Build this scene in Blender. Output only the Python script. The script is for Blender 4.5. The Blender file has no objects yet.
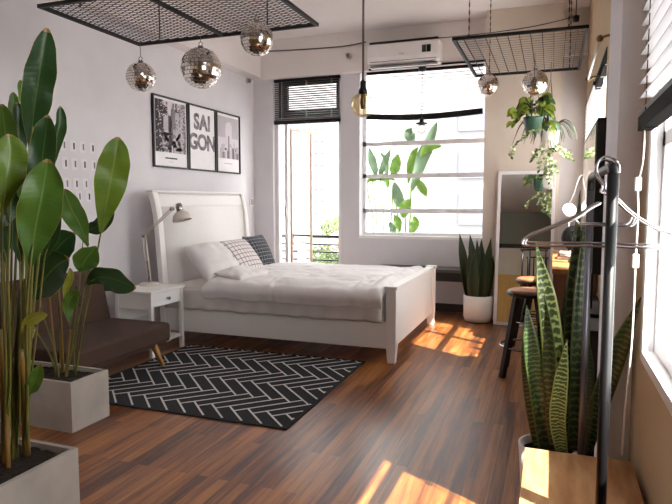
import bpy, bmesh, math, random
from mathutils import Vector as V, Matrix, noise as mn
random.seed(7)
C = bpy.context.scene.collection
PI = math.pi

# ------------------------------------------------------------------ camera
YAW, PITCH, FPX, HCAM = 0.35144, 0.084365, 588.6, 1.40
cy, sy, cp, sp = math.cos(YAW), math.sin(YAW), math.cos(PITCH), math.sin(PITCH)
FWD = V((-sy*cp, cy*cp, -sp)); RGT = V((cy, sy, 0)); UPV = RGT.cross(FWD)
CAM = V((0, 0, HCAM))
cam = bpy.data.cameras.new('camera'); cam.sensor_width = 36; cam.lens = 36*FPX/672
cam.clip_start = 0.02
co = bpy.data.objects.new('camera', cam); C.objects.link(co)
m = Matrix.Identity(4)
for i in range(3):
    m[i][0] = RGT[i]; m[i][1] = UPV[i]; m[i][2] = -FWD[i]; m[i][3] = CAM[i]
co.matrix_world = m
bpy.context.scene.camera = co

# survey helpers: a sight line of the photograph met with a real plane of the room
def sight(px, py): return RGT*((px-336)/FPX) - UPV*((py-252)/FPX) + FWD
def atY(px, py, Y): d = sight(px, py); return CAM + d*(Y/d.y)
def atX(px, py, X): d = sight(px, py); return CAM + d*(X/d.x)
def atZ(px, py, Z): d = sight(px, py); return CAM + d*((Z-HCAM)/d.z)

# ------------------------------------------------------------------ materials
def lin(h):
    if isinstance(h, str):
        h = h.lstrip('#'); c = [int(h[i:i+2], 16)/255 for i in (0, 2, 4)]
    else: c = h
    return tuple(x/12.92 if x <= .04045 else ((x+.055)/1.055)**2.4 for x in c) + (1,)

class NT:
    def __init__(s, name):
        s.m = bpy.data.materials.new(name); s.m.use_nodes = True
        s.t = s.m.node_tree; s.n = s.t.nodes; s.b = s.n['Principled BSDF']
    def add(s, typ, **kw):
        n = s.n.new(typ)
        for k, v in kw.items():
            if k.startswith('i_'): n.inputs[k[2:].replace('_', ' ')].default_value = v
            else: setattr(n, k, v)
        return n
    def link(s, a, b): s.t.links.new(a, b)
    def ramp(s, fac, stops):
        r = s.add('ShaderNodeValToRGB'); e = r.color_ramp.elements
        while len(e) < len(stops): e.new(.5)
        for el, (p, c) in zip(e, stops): el.position = p; el.color = lin(c)
        s.link(fac, r.inputs[0]); return r.outputs[0]
    def bump(s, h, strength=.3, dist=.01):
        b = s.add('ShaderNodeBump'); b.inputs['Strength'].default_value = strength; b.inputs['Distance'].default_value = dist
        s.link(h, b.inputs['Height']); s.link(b.outputs[0], s.b.inputs['Normal'])
    def coord(s, scale=(1, 1, 1), rot=(0, 0, 0), out='Object'):
        c = s.add('ShaderNodeTexCoord'); mp = s.add('ShaderNodeMapping')
        mp.inputs['Scale'].default_value = scale; mp.inputs['Rotation'].default_value = rot
        s.link(c.outputs[out], mp.inputs[0]); return mp.outputs[0]
    def noise(s, vec, scale=5, detail=4, rough=.5):
        n = s.add('ShaderNodeTexNoise'); n.inputs['Scale'].default_value = scale; n.inputs['Detail'].default_value = detail
        n.inputs['Roughness'].default_value = rough
        if vec is not None: s.link(vec, n.inputs['Vector'])
        return n.outputs['Fac']

def mat(name, c1, c2=None, rough=.5, metal=0, scale=8, stretch=(1, 1, 1), bump=0, bscale=None, spec=.5, sheen=0, trans=0, emit=None):
    t = NT(name); b = t.b
    b.inputs['Roughness'].default_value = rough; b.inputs['Metallic'].default_value = metal
    b.inputs['Specular IOR Level'].default_value = spec
    if sheen: b.inputs['Sheen Weight'].default_value = sheen
    vec = t.coord(stretch)
    n = t.noise(vec, scale)
    t.link(t.ramp(n, [(.3, c1), (.7, c2 or c1)]), b.inputs['Base Color'])
    if bump:
        n2 = t.noise(vec, bscale or scale*4, 5)
        t.bump(n2, bump)
    return t.m

M = {}
def mk(key, *a, **k): M[key] = mat(key, *a, **k); return M[key]
mk('wall_paint', '#dcd9dc', '#d5d2d6', rough=.8, scale=3, bump=.04, bscale=90)
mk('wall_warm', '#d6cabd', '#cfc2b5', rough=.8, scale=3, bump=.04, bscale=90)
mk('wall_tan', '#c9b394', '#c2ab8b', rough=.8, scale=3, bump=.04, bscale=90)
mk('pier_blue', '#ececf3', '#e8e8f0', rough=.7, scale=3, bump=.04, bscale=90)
mk('ceiling_paint', '#e9e2e0', '#e3dcda', rough=.85, scale=2)
mk('wall_green', '#8f9084', '#88897d', rough=.8, scale=2)
mk('dark_trim', '#2d2622', '#241e1a', rough=.6)
mk('ply', '#e3b568', '#d9a653', rough=.5, scale=3, stretch=(6, 6, .6))
mk('white_wood', '#eeebe9', '#ebe8e6', rough=.55, scale=4, stretch=(1, 6, 6))
mk('white_frame', '#eceaeb', '#e6e4e6', rough=.4)
mk('linen', '#ebe7e8', '#e2dedf', rough=.9, scale=6, bump=.12, bscale=60, sheen=.3)
mk('linen_under', '#dcd6d3', '#d2ccc9', rough=.9, scale=6, bump=.12, bscale=60)
mk('pillow_white', '#efecec', '#e8e4e4', rough=.9, scale=5, bump=.08, bscale=50, sheen=.3)
mk('sofa_fabric', '#4c382e', '#432f27', rough=.95, scale=60, bump=.2, bscale=300)
mk('leg_wood', '#c08a55', '#b07a46', rough=.45, scale=5, stretch=(4, 4, 1))
mk('concrete', '#b7b0a9', '#a69f98', rough=.85, scale=5, bump=.1, bscale=60)
mk('concrete_dark', '#8f8a80', '#7d786f', rough=.85, scale=5, bump=.1, bscale=60)
mk('soil', '#30221a', '#1d140e', rough=1, scale=40, bump=1, bscale=60)
mk('black_metal', '#151214', '#0f0d0f', rough=.4, metal=.3)
mk('black_matte', '#0f0e0e', '#0b090a', rough=.6)
mk('rack_metal', '#1b1a1c', '#141315', rough=.42, metal=.2)
mk('chrome', '#d6d4d8', '#cfcdd2', rough=.14, metal=1)
mk('steel', '#a9a6a4', '#94918f', rough=.25, metal=1)
mk('mirror', '#e8ebe8', '#e6e9e6', rough=.01, metal=1)
mk('tile_mirror', '#efe8e2', '#e6dfd9', rough=.13, metal=1)
mk('grout', '#86817b', '#76716b', rough=.5, metal=.6)
mk('plastic_white', '#eeeaea', '#e9e5e5', rough=.35)
mk('plastic_grey', '#b9b6b6', '#b0adad', rough=.4)
mk('pot_white', '#e4ddd6', '#dad2ca', rough=.5, scale=6)
mk('pot_green', '#345945', '#2a4c3a', rough=.5)
mk('brown_leather', '#9b6a48', '#87573a', rough=.4, scale=20, bump=.1)
mk('dark_wood', '#221813', '#17100c', rough=.45, scale=5, stretch=(4, 4, 1))
mk('desk_wood', '#c98a4f', '#a96c38', rough=.4, scale=3, stretch=(8, 1, 8))
mk('desk_panel', '#9a6e57', '#86604c', rough=.5, scale=3, stretch=(8, 8, 1))
mk('cane', '#966b34', '#6d5c25', rough=.5, scale=6, stretch=(5, 5, .5))
mk('cane_green', '#51622b', '#7a6d32', rough=.5, scale=6, stretch=(5, 5, .5))
mk('lamp_shade', '#e3d9cf', '#d9cfc5', rough=.35)
mk('brass', '#8f7a5c', '#7b6748', rough=.3, metal=.9)
mk('cable_grey', '#5b5656', '#504b4b', rough=.6)
mk('cord_white', '#ece6e2', '#e5dfdb', rough=.6)
mk('screen', '#0c0c0d', '#0a0a0b', rough=.04, spec=.7)
mk('bench_wood', '#4f4a4b', '#433e3f', rough=.45, scale=4, stretch=(1, 8, 8))
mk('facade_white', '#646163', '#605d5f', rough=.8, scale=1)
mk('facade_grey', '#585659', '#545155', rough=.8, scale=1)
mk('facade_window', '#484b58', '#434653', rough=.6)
mk('tree_green', '#4c5b32', '#3c4b26', rough=.8, scale=9)
mk('blind_grey', '#625f60', '#5a5758', rough=.5)
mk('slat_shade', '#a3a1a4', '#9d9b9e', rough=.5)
mk('rear_beige', '#e6dac8', '#dfd3c1', rough=.8, scale=3)
mk('rail_black', '#0a090b', '#080708', rough=.8, spec=.15)
mk('pole_grey', '#5d5a60', '#545157', rough=.35, metal=.5)
mk('sensor', '#8b8480', '#6d6662', rough=.4)
mk('cork', '#a58e7a', '#957e6a', rough=.8, scale=20)
mk('paper', '#f0edee', '#ebe8ea', rough=.8)
mk('card_pale', '#e3e0e3', '#dfdcdf', rough=.8)
mk('ink', '#4b4548', '#3e383b', rough=.8)
mk('ink_mid', '#8a8287', '#7e767b', rough=.8)
mk('ink_light', '#c2bac0', '#b8b0b6', rough=.8)
mk('ink_pale', '#ddd6db', '#d5ced3', rough=.8)
mk('frame_black', '#1b181a', '#141113', rough=.4)
mk('label_green', '#2c3f3a', '#22332f', rough=.4)
mk('leaf_out', '#7f9f3e', '#638c33', rough=.45, scale=3)
mk('leaf_out_grey', '#728b6a', '#62795c', rough=.45, scale=3)
mk('pothos', '#969d2e', '#577124', rough=.4, scale=14)
mk('pothos_dark', '#3b5b24', '#2b4b1f', rough=.4, scale=14)
mk('spider', '#2c3a26', '#46593c', rough=.45, scale=10)
mk('ivy_pale', '#b1b687', '#7d8c54', rough=.5, scale=20)
mk('book_red', '#7c3a30', '#6d3028', rough=.6)
mk('book_cream', '#d9cdb8', '#cfc2ac', rough=.7)
mk('strap', '#e3ddd8', '#c9c2bd', rough=.7)

def glassy(name, tint=(1, 1, 1, 1), refl=.08, rough=0.0):
    t = NT(name); t.n.remove(t.b); out = t.n['Material Output']
    tr = t.add('ShaderNodeBsdfTransparent'); tr.inputs[0].default_value = tint
    gl = t.add('ShaderNodeBsdfGlossy'); gl.inputs['Roughness'].default_value = rough
    lw = t.add('ShaderNodeLayerWeight'); lw.inputs[0].default_value = .25
    mx = t.add('ShaderNodeMixShader'); mth = t.add('ShaderNodeMath', operation='MULTIPLY'); mth.inputs[1].default_value = refl*6
    t.link(lw.outputs['Fresnel'], mth.inputs[0]); t.link(mth.outputs[0], mx.inputs[0])
    t.link(tr.outputs[0], mx.inputs[1]); t.link(gl.outputs[0], mx.inputs[2]); t.link(mx.outputs[0], out.inputs[0])
    return t.m
M['glass'] = glassy('glass', (.97, .985, .98, 1))
M['amber_glass'] = glassy('amber_glass', (.97, .88, .70, 1), .10)
M['clear_bulb'] = glassy('clear_bulb', (.9, .86, .8, 1), .12)
M['clear_plastic'] = glassy('clear_plastic', (.93, .92, .93, 1), .04, .2)

def m_floor():
    t = NT('plank_floor'); vec = t.coord((1, 1, 1), (0, 0, PI/2))
    br = t.add('ShaderNodeTexBrick'); t.link(vec, br.inputs['Vector'])
    br.inputs['Scale'].default_value = 1; br.inputs['Brick Width'].default_value = 1.25; br.inputs['Row Height'].default_value = .062
    br.inputs['Mortar Size'].default_value = .0012; br.inputs['Bias'].default_value = 0
    br.inputs['Color1'].default_value = (0, 0, 0, 1); br.inputs['Color2'].default_value = (1, 1, 1, 1); br.inputs['Mortar'].default_value = (.1, .1, .1, 1)
    br.offset = .37
    v2 = t.coord((7, .35, 1)); n = t.noise(v2, 4, 6, .62)
    v3 = t.coord((60, 2.2, 1)); n3 = t.noise(v3, 2, 4, .6)
    mx = t.add('ShaderNodeMath', operation='MULTIPLY_ADD'); t.link(br.outputs['Color'], mx.inputs[0]); mx.inputs[1].default_value = .24
    m2 = t.add('ShaderNodeMath', operation='MULTIPLY'); t.link(n, m2.inputs[0]); m2.inputs[1].default_value = .74
    t.link(m2.outputs[0], mx.inputs[2])
    m3 = t.add('ShaderNodeMath', operation='MULTIPLY_ADD'); t.link(n3, m3.inputs[0]); m3.inputs[1].default_value = .30; t.link(mx.outputs[0], m3.inputs[2])
    col = t.ramp(m3.outputs[0], [(.37, '#2d190c'), (.50, '#552d14'), (.62, '#824a22'), (.80, '#b0723a')])
    t.link(col, t.b.inputs['Base Color'])
    t.b.inputs['Roughness'].default_value = .34; t.b.inputs['Specular IOR Level'].default_value = .6; t.b.inputs['Coat Weight'].default_value = .18; t.b.inputs['Coat Roughness'].default_value = .22
    t.bump(n3, .06, .004); return t.m
M['floor'] = m_floor()

def m_leaf(name, c1, c2, rib, scale=1.0):
    t = NT(name); uv = t.add('ShaderNodeUVMap'); uv.uv_map = 'uv'
    sx = t.add('ShaderNodeSeparateXYZ'); t.link(uv.outputs[0], sx.inputs[0])
    ab = t.add('ShaderNodeMath', operation='ABSOLUTE'); t.link(sx.outputs[0], ab.inputs[0])     # u in -1..1
    n = t.noise(t.coord(), 7, 3)
    base = t.ramp(n, [(.3, c1), (.7, c2)])
    mp = t.add('ShaderNodeMath', operation='MULTIPLY_ADD'); t.link(sx.outputs[1], mp.inputs[0]); mp.inputs[1].default_value = 46; t.link(ab.outputs[0], mp.inputs[2])
    w = t.add('ShaderNodeMath', operation='SINE'); 
    mm = t.add('ShaderNodeMath', operation='MULTIPLY'); t.link(mp.outputs[0], mm.inputs[0]); mm.inputs[1].default_value = 3.0
    t.link(mm.outputs[0], w.inputs[0])
    t.bump(w.outputs[0], .045, .004)
    lt = t.add('ShaderNodeMath', operation='LESS_THAN'); t.link(ab.outputs[0], lt.inputs[0]); lt.inputs[1].default_value = .045
    gt = t.add('ShaderNodeMath', operation='GREATER_THAN'); t.link(ab.outputs[0], gt.inputs[0]); gt.inputs[1].default_value = .985
    mx = t.add('ShaderNodeMixRGB'); t.link(lt.outputs[0], mx.inputs[0]); t.link(base, mx.inputs[1]); mx.inputs[2].default_value = lin(rib)
    m2 = t.add('ShaderNodeMixRGB'); t.link(gt.outputs[0], m2.inputs[0]); t.link(mx.outputs[0], m2.inputs[1]); m2.inputs[2].default_value = lin('#b9a860')
    tp_ = t.add('ShaderNodeMath', operation='GREATER_THAN'); t.link(sx.outputs[1], tp_.inputs[0]); tp_.inputs[1].default_value = .968
    m4 = t.add('ShaderNodeMixRGB'); t.link(tp_.outputs[0], m4.inputs[0]); t.link(m2.outputs[0], m4.inputs[1]); m4.inputs[2].default_value = lin('#9a7548'); m2 = m4
    t.link(m2.outputs[0], t.b.inputs['Base Color']); t.b.inputs['Roughness'].default_value = .38
    # thin leaves let some daylight through
    tl = t.add('ShaderNodeBsdfTranslucent'); t.link(m2.outputs[0], tl.inputs[0])
    ms = t.add('ShaderNodeMixShader'); ms.inputs[0].default_value = .3
    t.link(t.b.outputs[0], ms.inputs[1]); t.link(tl.outputs[0], ms.inputs[2]); t.link(ms.outputs[0], t.n['Material Output'].inputs[0])
    return t.m
M['leaf_dark'] = m_leaf('leaf_dark', '#294821', '#213d1b', '#46642c')
M['leaf_mid'] = m_leaf('leaf_mid', '#55782b', '#456a28', '#708a45')
M['leaf_bright'] = m_leaf('leaf_bright', '#6d882b', '#587523', '#7c9240')
M['leaf_yellow'] = m_leaf('leaf_yellow', '#b3b04a', '#98a03c', '#c6be6a')

def m_snake(name, c_dark, c_light, edge, bands=62):
    t = NT(name); uv = t.add('ShaderNodeUVMap'); uv.uv_map = 'uv'
    sx = t.add('ShaderNodeSeparateXYZ'); t.link(uv.outputs[0], sx.inputs[0])
    n = t.noise(t.coord((18, 18, 14)), 3, 3)
    mp = t.add('ShaderNodeMath', operation='MULTIPLY_ADD'); t.link(n, mp.inputs[0]); mp.inputs[1].default_value = 9
    mv = t.add('ShaderNodeMath', operation='MULTIPLY'); t.link(sx.outputs[1], mv.inputs[0]); mv.inputs[1].default_value = bands*3.1
    t.link(mv.outputs[0], mp.inputs[2])
    w = t.add('ShaderNodeMath', operation='SINE'); t.link(mp.outputs[0], w.inputs[0])
    col = t.ramp(w.outputs[0], [(.2, c_dark), (.75, c_light)])
    ab = t.add('ShaderNodeMath', operation='ABSOLUTE'); t.link(sx.outputs[0], ab.inputs[0])
    gt = t.add('ShaderNodeMath', operation='GREATER_THAN'); t.link(ab.outputs[0], gt.inputs[0]); gt.inputs[1].default_value = .86
    mx = t.add('ShaderNodeMixRGB'); t.link(gt.outputs[0], mx.inputs[0]); t.link(col, mx.inputs[1]); mx.inputs[2].default_value = lin(edge)
    t.link(mx.outputs[0], t.b.inputs['Base Color']); t.b.inputs['Roughness'].default_value = .4
    return t.m
M['snake'] = m_snake('snake', '#263420', '#566838', '#4c5b2e')
M['snake_pale'] = m_snake('snake_pale', '#3c5029', '#a3ae6c', '#8f9a5a')
M['snake_dark'] = m_snake('snake_dark', '#1c2a18', '#324226', '#394928')

def m_plaid(name, bg, line, step, wid):
    t = NT(name); uv = t.add('ShaderNodeUVMap'); uv.uv_map = 'uv'
    sx = t.add('ShaderNodeSeparateXYZ'); t.link(uv.outputs[0], sx.inputs[0])
    outs = []
    for k in (0, 1):
        mu = t.add('ShaderNodeMath', operation='MULTIPLY'); t.link(sx.outputs[k], mu.inputs[0]); mu.inputs[1].default_value = step
        fr = t.add('ShaderNodeMath', operation='FRACT'); t.link(mu.outputs[0], fr.inputs[0])
        lt = t.add('ShaderNodeMath', operation='LESS_THAN'); t.link(fr.outputs[0], lt.inputs[0]); lt.inputs[1].default_value = wid
        outs.append(lt.outputs[0])
    mx = t.add('ShaderNodeMath', operation='MAXIMUM'); t.link(outs[0], mx.inputs[0]); t.link(outs[1], mx.inputs[1])
    mc = t.add('ShaderNodeMixRGB'); t.link(mx.outputs[0], mc.inputs[0]); mc.inputs[1].default_value = lin(bg); mc.inputs[2].default_value = lin(line)
    t.link(mc.outputs[0], t.b.inputs['Base Color']); t.b.inputs['Roughness'].default_value = .95
    return t.m
M['plaid_light'] = m_plaid('plaid_light', '#ebe4e3', '#8d8388', 4.5, .16)
M['plaid_dark'] = m_plaid('plaid_dark', '#3e4147', '#a3a6aa', 4.5, .1)

# ------------------------------------------------------------------ mesh builder
WL = {}
class MB:
    def __init__(s): s.v = []; s.f = []; s.mi = []; s.sm = []; s.uv = []
    def face(s, idx, mi=0, sm=False, uv=None): s.f.append(idx); s.mi.append(mi); s.sm.append(sm); s.uv.append(uv)
    def hexa(s, p, mi=0):
        b = len(s.v); s.v += [tuple(q) for q in p]
        for q in ((0,3,2,1),(4,5,6,7),(0,1,5,4),(1,2,6,5),(2,3,7,6),(3,0,4,7)): s.face([b+i for i in q], mi)
        return s
    def box(s, x0, x1, y0, y1, z0, z1, mi=0):
        return s.hexa([(x0,y0,z0),(x1,y0,z0),(x1,y1,z0),(x0,y1,z0),(x0,y0,z1),(x1,y0,z1),(x1,y1,z1),(x0,y1,z1)], mi)
    def frame(s, a, b, axis, d0, d1, z0, z1, w, mi=0):
        """rectangular ring: a..b along x ('x') or y ('y'), depth d0..d1 on the other axis"""
        for (p, q, r, t) in ((a, a+w, z0, z1), (b-w, b, z0, z1), (a+w, b-w, z0, z0+w), (a+w, b-w, z1-w, z1)):
            if axis == 'x': s.box(p, q, d0, d1, r, t, mi)
            else: s.box(d0, d1, p, q, r, t, mi)
        return s
    def bar(s, p, q, w, h=None, up=V((0, 0, 1)), mi=0):
        p, q = V(p), V(q); h = h or w; t = (q-p).normalized()
        if abs(t.dot(up)) > .98: up = V((1, 0, 0))
        a = t.cross(up).normalized()*w/2; b = a.cross(t).normalized()*h/2
        return s.hexa([p-a-b, p+a-b, q+a-b, q-a-b, p-a+b, p+a+b, q+a+b, q-a+b], mi)
    def tube(s, pts, r, n=8, mi=0, cap=True, closed=False):
        pts = [V(p) for p in pts]; k = len(pts); rr = r if isinstance(r, (list, tuple)) else [r]*k
        base = len(s.v); prev = None
        for i, p in enumerate(pts):
            if closed: t = pts[(i+1) % k]-pts[i-1]
            else: t = (pts[min(i+1, k-1)]-pts[max(i-1, 0)])
            t = t.normalized() if t.length > 1e-9 else V((0, 0, 1))
            if prev is None:
                u = V((0, 0, 1)) if abs(t.z) < .9 else V((1, 0, 0)); a = t.cross(u).normalized()
            else:
                a = prev - t*prev.dot(t); a = a.normalized() if a.length > 1e-6 else t.orthogonal().normalized()
            prev = a; b = t.cross(a)
            for j in range(n):
                an = 2*PI*j/n; s.v.append(tuple(p + (a*math.cos(an)+b*math.sin(an))*rr[i]))
        for i in range(k if closed else k-1):
            i2 = (i+1) % k
            for j in range(n):
                j2 = (j+1) % n; s.face([base+i*n+j, base+i*n+j2, base+i2*n+j2, base+i2*n+j], mi, True)
        if cap and not closed:
            s.face([base+j for j in range(n)][::-1], mi); s.face([base+(k-1)*n+j for j in range(n)], mi)
        return s
    def lathe(s, prof, c=(0, 0, 0), n=24, mi=0, flat=False, axis=None):
        """prof: (r, z) list, revolved about z (or about the given axis) through c"""
        c = V(c); rot = V((0, 0, 1)).rotation_difference(V(axis)) if axis is not None else None
        base = len(s.v)
        for (r, z) in prof:
            for j in range(n):
                an = 2*PI*j/n; p = V((max(r, 1e-5)*math.cos(an), max(r, 1e-5)*math.sin(an), z))
                if rot: p = rot @ p
                s.v.append(tuple(c+p))
        for i in range(len(prof)-1):
            for j in range(n):
                j2 = (j+1) % n; s.face([base+i*n+j, base+i*n+j2, base+(i+1)*n+j2, base+(i+1)*n+j], mi, not flat)
        return s
    def sphere(s, c, r, n=16, m=10, mi=0, sc=(1, 1, 1)):
        base = len(s.v); c = V(c)
        for i in range(m+1):
            th = PI*i/m
            for j in range(n):
                an = 2*PI*j/n
                rr = max(math.sin(th), 1e-4)
                s.v.append((c.x+r*sc[0]*rr*math.cos(an), c.y+r*sc[1]*rr*math.sin(an), c.z-r*sc[2]*math.cos(th)))
        for i in range(m):
            for j in range(n):
                j2 = (j+1) % n; s.face([base+i*n+j, base+i*n+j2, base+(i+1)*n+j2, base+(i+1)*n+j], mi, True)
        return s
    def grid(s, P, mi=0, uvf=None, sm=True):
        """P: rows of points"""
        base = len(s.v); nr, nc = len(P), len(P[0])
        for r in P: s.v += [tuple(p) for p in r]
        for i in range(nr-1):
            for j in range(nc-1):
                uv = None
                if uvf: uv = [uvf(i, j), uvf(i, j+1), uvf(i+1, j+1), uvf(i+1, j)]
                s.face([base+i*nc+j, base+i*nc+j+1, base+(i+1)*nc+j+1, base+(i+1)*nc+j], mi, sm, uv)
        return s
    def build(s, name, mats, parent=None, bevel=0, solid=0, sub=0):
        me = bpy.data.meshes.new(name)
        if not isinstance(mats, (list, tuple)): mats = [mats]
        org = WL.get(parent.name, V((0, 0, 0))) if parent else V((0, 0, 0))
        me.from_pydata([tuple(V(p)-org) for p in s.v], [], s.f)
        for mm in mats: me.materials.append(M[mm] if isinstance(mm, str) else mm)
        if any(u is not None for u in s.uv):
            ul = me.uv_layers.new(name='uv')
            for p, u in zip(me.polygons, s.uv):
                for li, q in zip(p.loop_indices, u or [(0, 0)]*p.loop_total): ul.data[li].uv = q
        for p, mi, sm in zip(me.polygons, s.mi, s.sm): p.material_index = mi; p.use_smooth = sm
        bm = bmesh.new(); bm.from_mesh(me); bmesh.ops.remove_doubles(bm, verts=bm.verts, dist=1e-6)
        bmesh.ops.recalc_face_normals(bm, faces=bm.faces); bm.to_mesh(me); bm.free()
        o = bpy.data.objects.new(name, me); C.objects.link(o)
        if parent: o.parent = parent
        WL[o.name] = org
        if solid:
            md = o.modifiers.new('solid', 'SOLIDIFY'); md.thickness = solid; md.offset = 0
        if sub:
            md = o.modifiers.new('sub', 'SUBSURF'); md.levels = sub; md.render_levels = sub
        if bevel:
            md = o.modifiers.new('bevel', 'BEVEL'); md.width = bevel; md.segments = 2; md.limit_method = 'ANGLE'
        return o

def tag(o, label, cat, group=None, kind=None):
    o['label'] = label; o['category'] = cat
    if group: o['group'] = group
    if kind: o['kind'] = kind
    return o
def thing(name, label, cat, loc=(0, 0, 0), group=None):
    o = bpy.data.objects.new(name, None); C.objects.link(o); o.location = loc; o.empty_display_size = .1
    WL[o.name] = V(loc)
    return tag(o, label, cat, group)
def struct(mb, name, mats, label=None, bevel=0):
    o = mb.build(name, mats, None, bevel); o['kind'] = 'structure'
    if label: o['label'] = label
    return o
def dup(root, off, label):
    r = root.copy(); C.objects.link(r); r.location = root.location + V(off); r['label'] = label
    for ch in root.children:
        c = ch.copy(); C.objects.link(c); c.parent = r
        for g in ch.children:
            d = g.copy(); C.objects.link(d); d.parent = c
    return r

def curve(pts, n=16):
    pts = [V(p) for p in pts]
    if len(pts) == 2: return [pts[0].lerp(pts[1], i/n) for i in range(n+1)]
    q = [pts[0]*2-pts[1]]+pts+[pts[-1]*2-pts[-2]]; out = []; seg = len(pts)-1
    for i in range(n+1):
        u = i/n*seg; k = min(int(u), seg-1); t = u-k; a, b, c, d = q[k:k+4]
        out.append(.5*((2*b)+(c-a)*t+(2*a-5*b+4*c-d)*t*t+(3*b-a-3*c+d)*t**3))
    return out

def leaf_mb(pts, W, prof='banana', face=None, twist=0, fold=.25, ripple=.0, n=16, mb=None, mi=0, cross=6):
    mb = mb or MB(); c = curve(pts, n); P = []; ph = random.random()*6
    for i, p in enumerate(c):
        t = i/n; tan = (c[min(i+1, n)]-c[max(i-1, 0)]).normalized()
        F = (face if face is not None else (CAM-p)).normalized()
        F = (F - tan*F.dot(tan)).normalized()
        F = Matrix.Rotation(twist, 3, tan) @ F; S = tan.cross(F).normalized()
        if prof == 'banana':
            if t < .5: q = t/.5; w = W*(.12+.88*(q*q*(3-2*q))**.66)
            else: w = W*max(.03, 1-((t-.5)/.5)**2.5)**.66
            w *= 1+.10*mn.noise((t*6, ph, 3))
        elif prof == 'oval': w = W*max(.02, math.sin(PI*(t*.98+.01))**.8)
        elif prof == 'snake': w = W*(.62+.38*math.sin(PI*min(1, t*1.05+.05)))*(1 if t < .72 else max(.03, 1-((t-.72)/.28)**1.7))
        else: w = W*max(.05, 1-t)**.6
        row = []
        for j in range(cross+1):
            u = -1+2*j/cross
            rip = ripple*w*(math.sin(t*15+ph+u)+1.6*mn.noise((t*7, u*1.5, ph)))*abs(u)
            row.append(p + S*w*u*math.cos(fold*abs(u)) + F*(abs(u)**1.3*w*math.sin(fold)+rip))
        P.append(row)
    mb.grid(P, mi, lambda i, j: (-1+2*j/cross, i/n))
    return mb

def pxpts(L): return [atY(*q) for q in L]

# ------------------------------------------------------------------ room shell
XL, YB, XR, ZC, YR = -4.0, 7.53, .33, 3.6, -1.7
YP, TH = 7.16, .2
struct(MB().box(XL-.2, XR+.2, YR-.2, YB+.25, -.12, 0), 'floor', 'floor')
struct(MB().box(XL-.2, XR+.2, YR-.2, YB+.25, ZC, ZC+.15), 'ceiling', 'ceiling_paint')
struct(MB().box(XL-.2, XL, YR-.2, YB+.25, 0, ZC), 'wall_left', 'wall_paint')
# back wall: window openings measured on its face
wl0, wl1 = atY(273, 150, YB).x, atY(341, 150, YB).x
wr0, wr1 = atY(359.5, 150, YB).x, -.70
zb = atY(369, 70.5, YB-.10).z            # underside of the beam
zs = atY(420, 237, YB).z           # sill of the wide window
zh = zb+.04
w = MB()
w.box(XL, wl0, YB, YB+TH, 0, ZC); w.box(wl1, wr0, YB, YB+TH, 0, ZC); w.box(wr1, XR, YB, YB+TH, 0, ZC)
w.box(wl0, wl1, YB, YB+TH, zh, ZC); w.box(wr0, wr1, YB, YB+TH, zh, ZC)
w.box(wr0, wr1, YB, YB+TH, 0, zs); w.box(wl0, wl1, YB, YB+TH, 0, .12)
struct(w, 'wall_back', 'wall_paint')
struct(MB().box(XL, XR, YR-.2, YR, 0, 2.62), 'wall_rear_lower', 'rear_beige')
w = MB().box(XL, XR, YR-.2, YR, 2.62, ZC); struct(w, 'wall_rear', 'wall_green')
struct(MB().box(XL, XR, YR, YR+.06, 2.62, 2.72), 'trim_6', 'dark_trim')
# beam over the windows, beam on the left wall, pier with the mirror
xb = atY(261, 60, YB-.08).x
struct(MB().box(xb, XR, YB-.10, YB, zb, ZC), 'trim_1', 'ceiling_paint')
struct(MB().box(XL, xb, .5, YB, zb+.02, ZC), 'trim_2', 'ceiling_paint')
px0, px1 = atY(484, 150, YP).x, atY(562, 100, YP).x
struct(MB().box(px0, px1, YP, YB, 0, ZC), 'wall_pier', 'wall_warm')
# right wall with two windows and a column between
NY0, NY1, NZ0, NZ1 = 1.15, 2.37, .856, 3.25
FY0, FY1, FZ0, FZ1 = 4.62, 7.28, 1.15, 2.50
w = MB(); XO = XR+.08
w.box(XR, XO, YR, NY0, 0, ZC); w.box(XR, XO, NY0, NY1, 0, NZ0); w.box(XR, XO, NY0, NY1, NZ1, ZC)
w.box(XR, XO, NY1, FY0, 0, ZC); w.box(XR, XO, FY0, FY1, 0, FZ0); w.box(XR, XO, FY0, FY1, FZ1, ZC); w.box(XR, XO, FY1, YB, 0, ZC)
struct(w, 'wall_right', 'wall_tan')
xc = atY(619.5, 90, 2.67).x
struct(MB().box(xc, XR, 2.67, 3.25, 0, ZC), 'trim_3', 'pier_blue')
struct(MB().box(wl1+.3, px0+.02, YB-.012, YB, 0, .10).box(XL, wl0+.9, YB-.012, YB, 0, .1), 'baseboard_back', 'dark_trim')
struct(MB().box(XL, XL+.012, YR, YB-.02, 0, .09), 'baseboard_left', 'white_frame')

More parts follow.
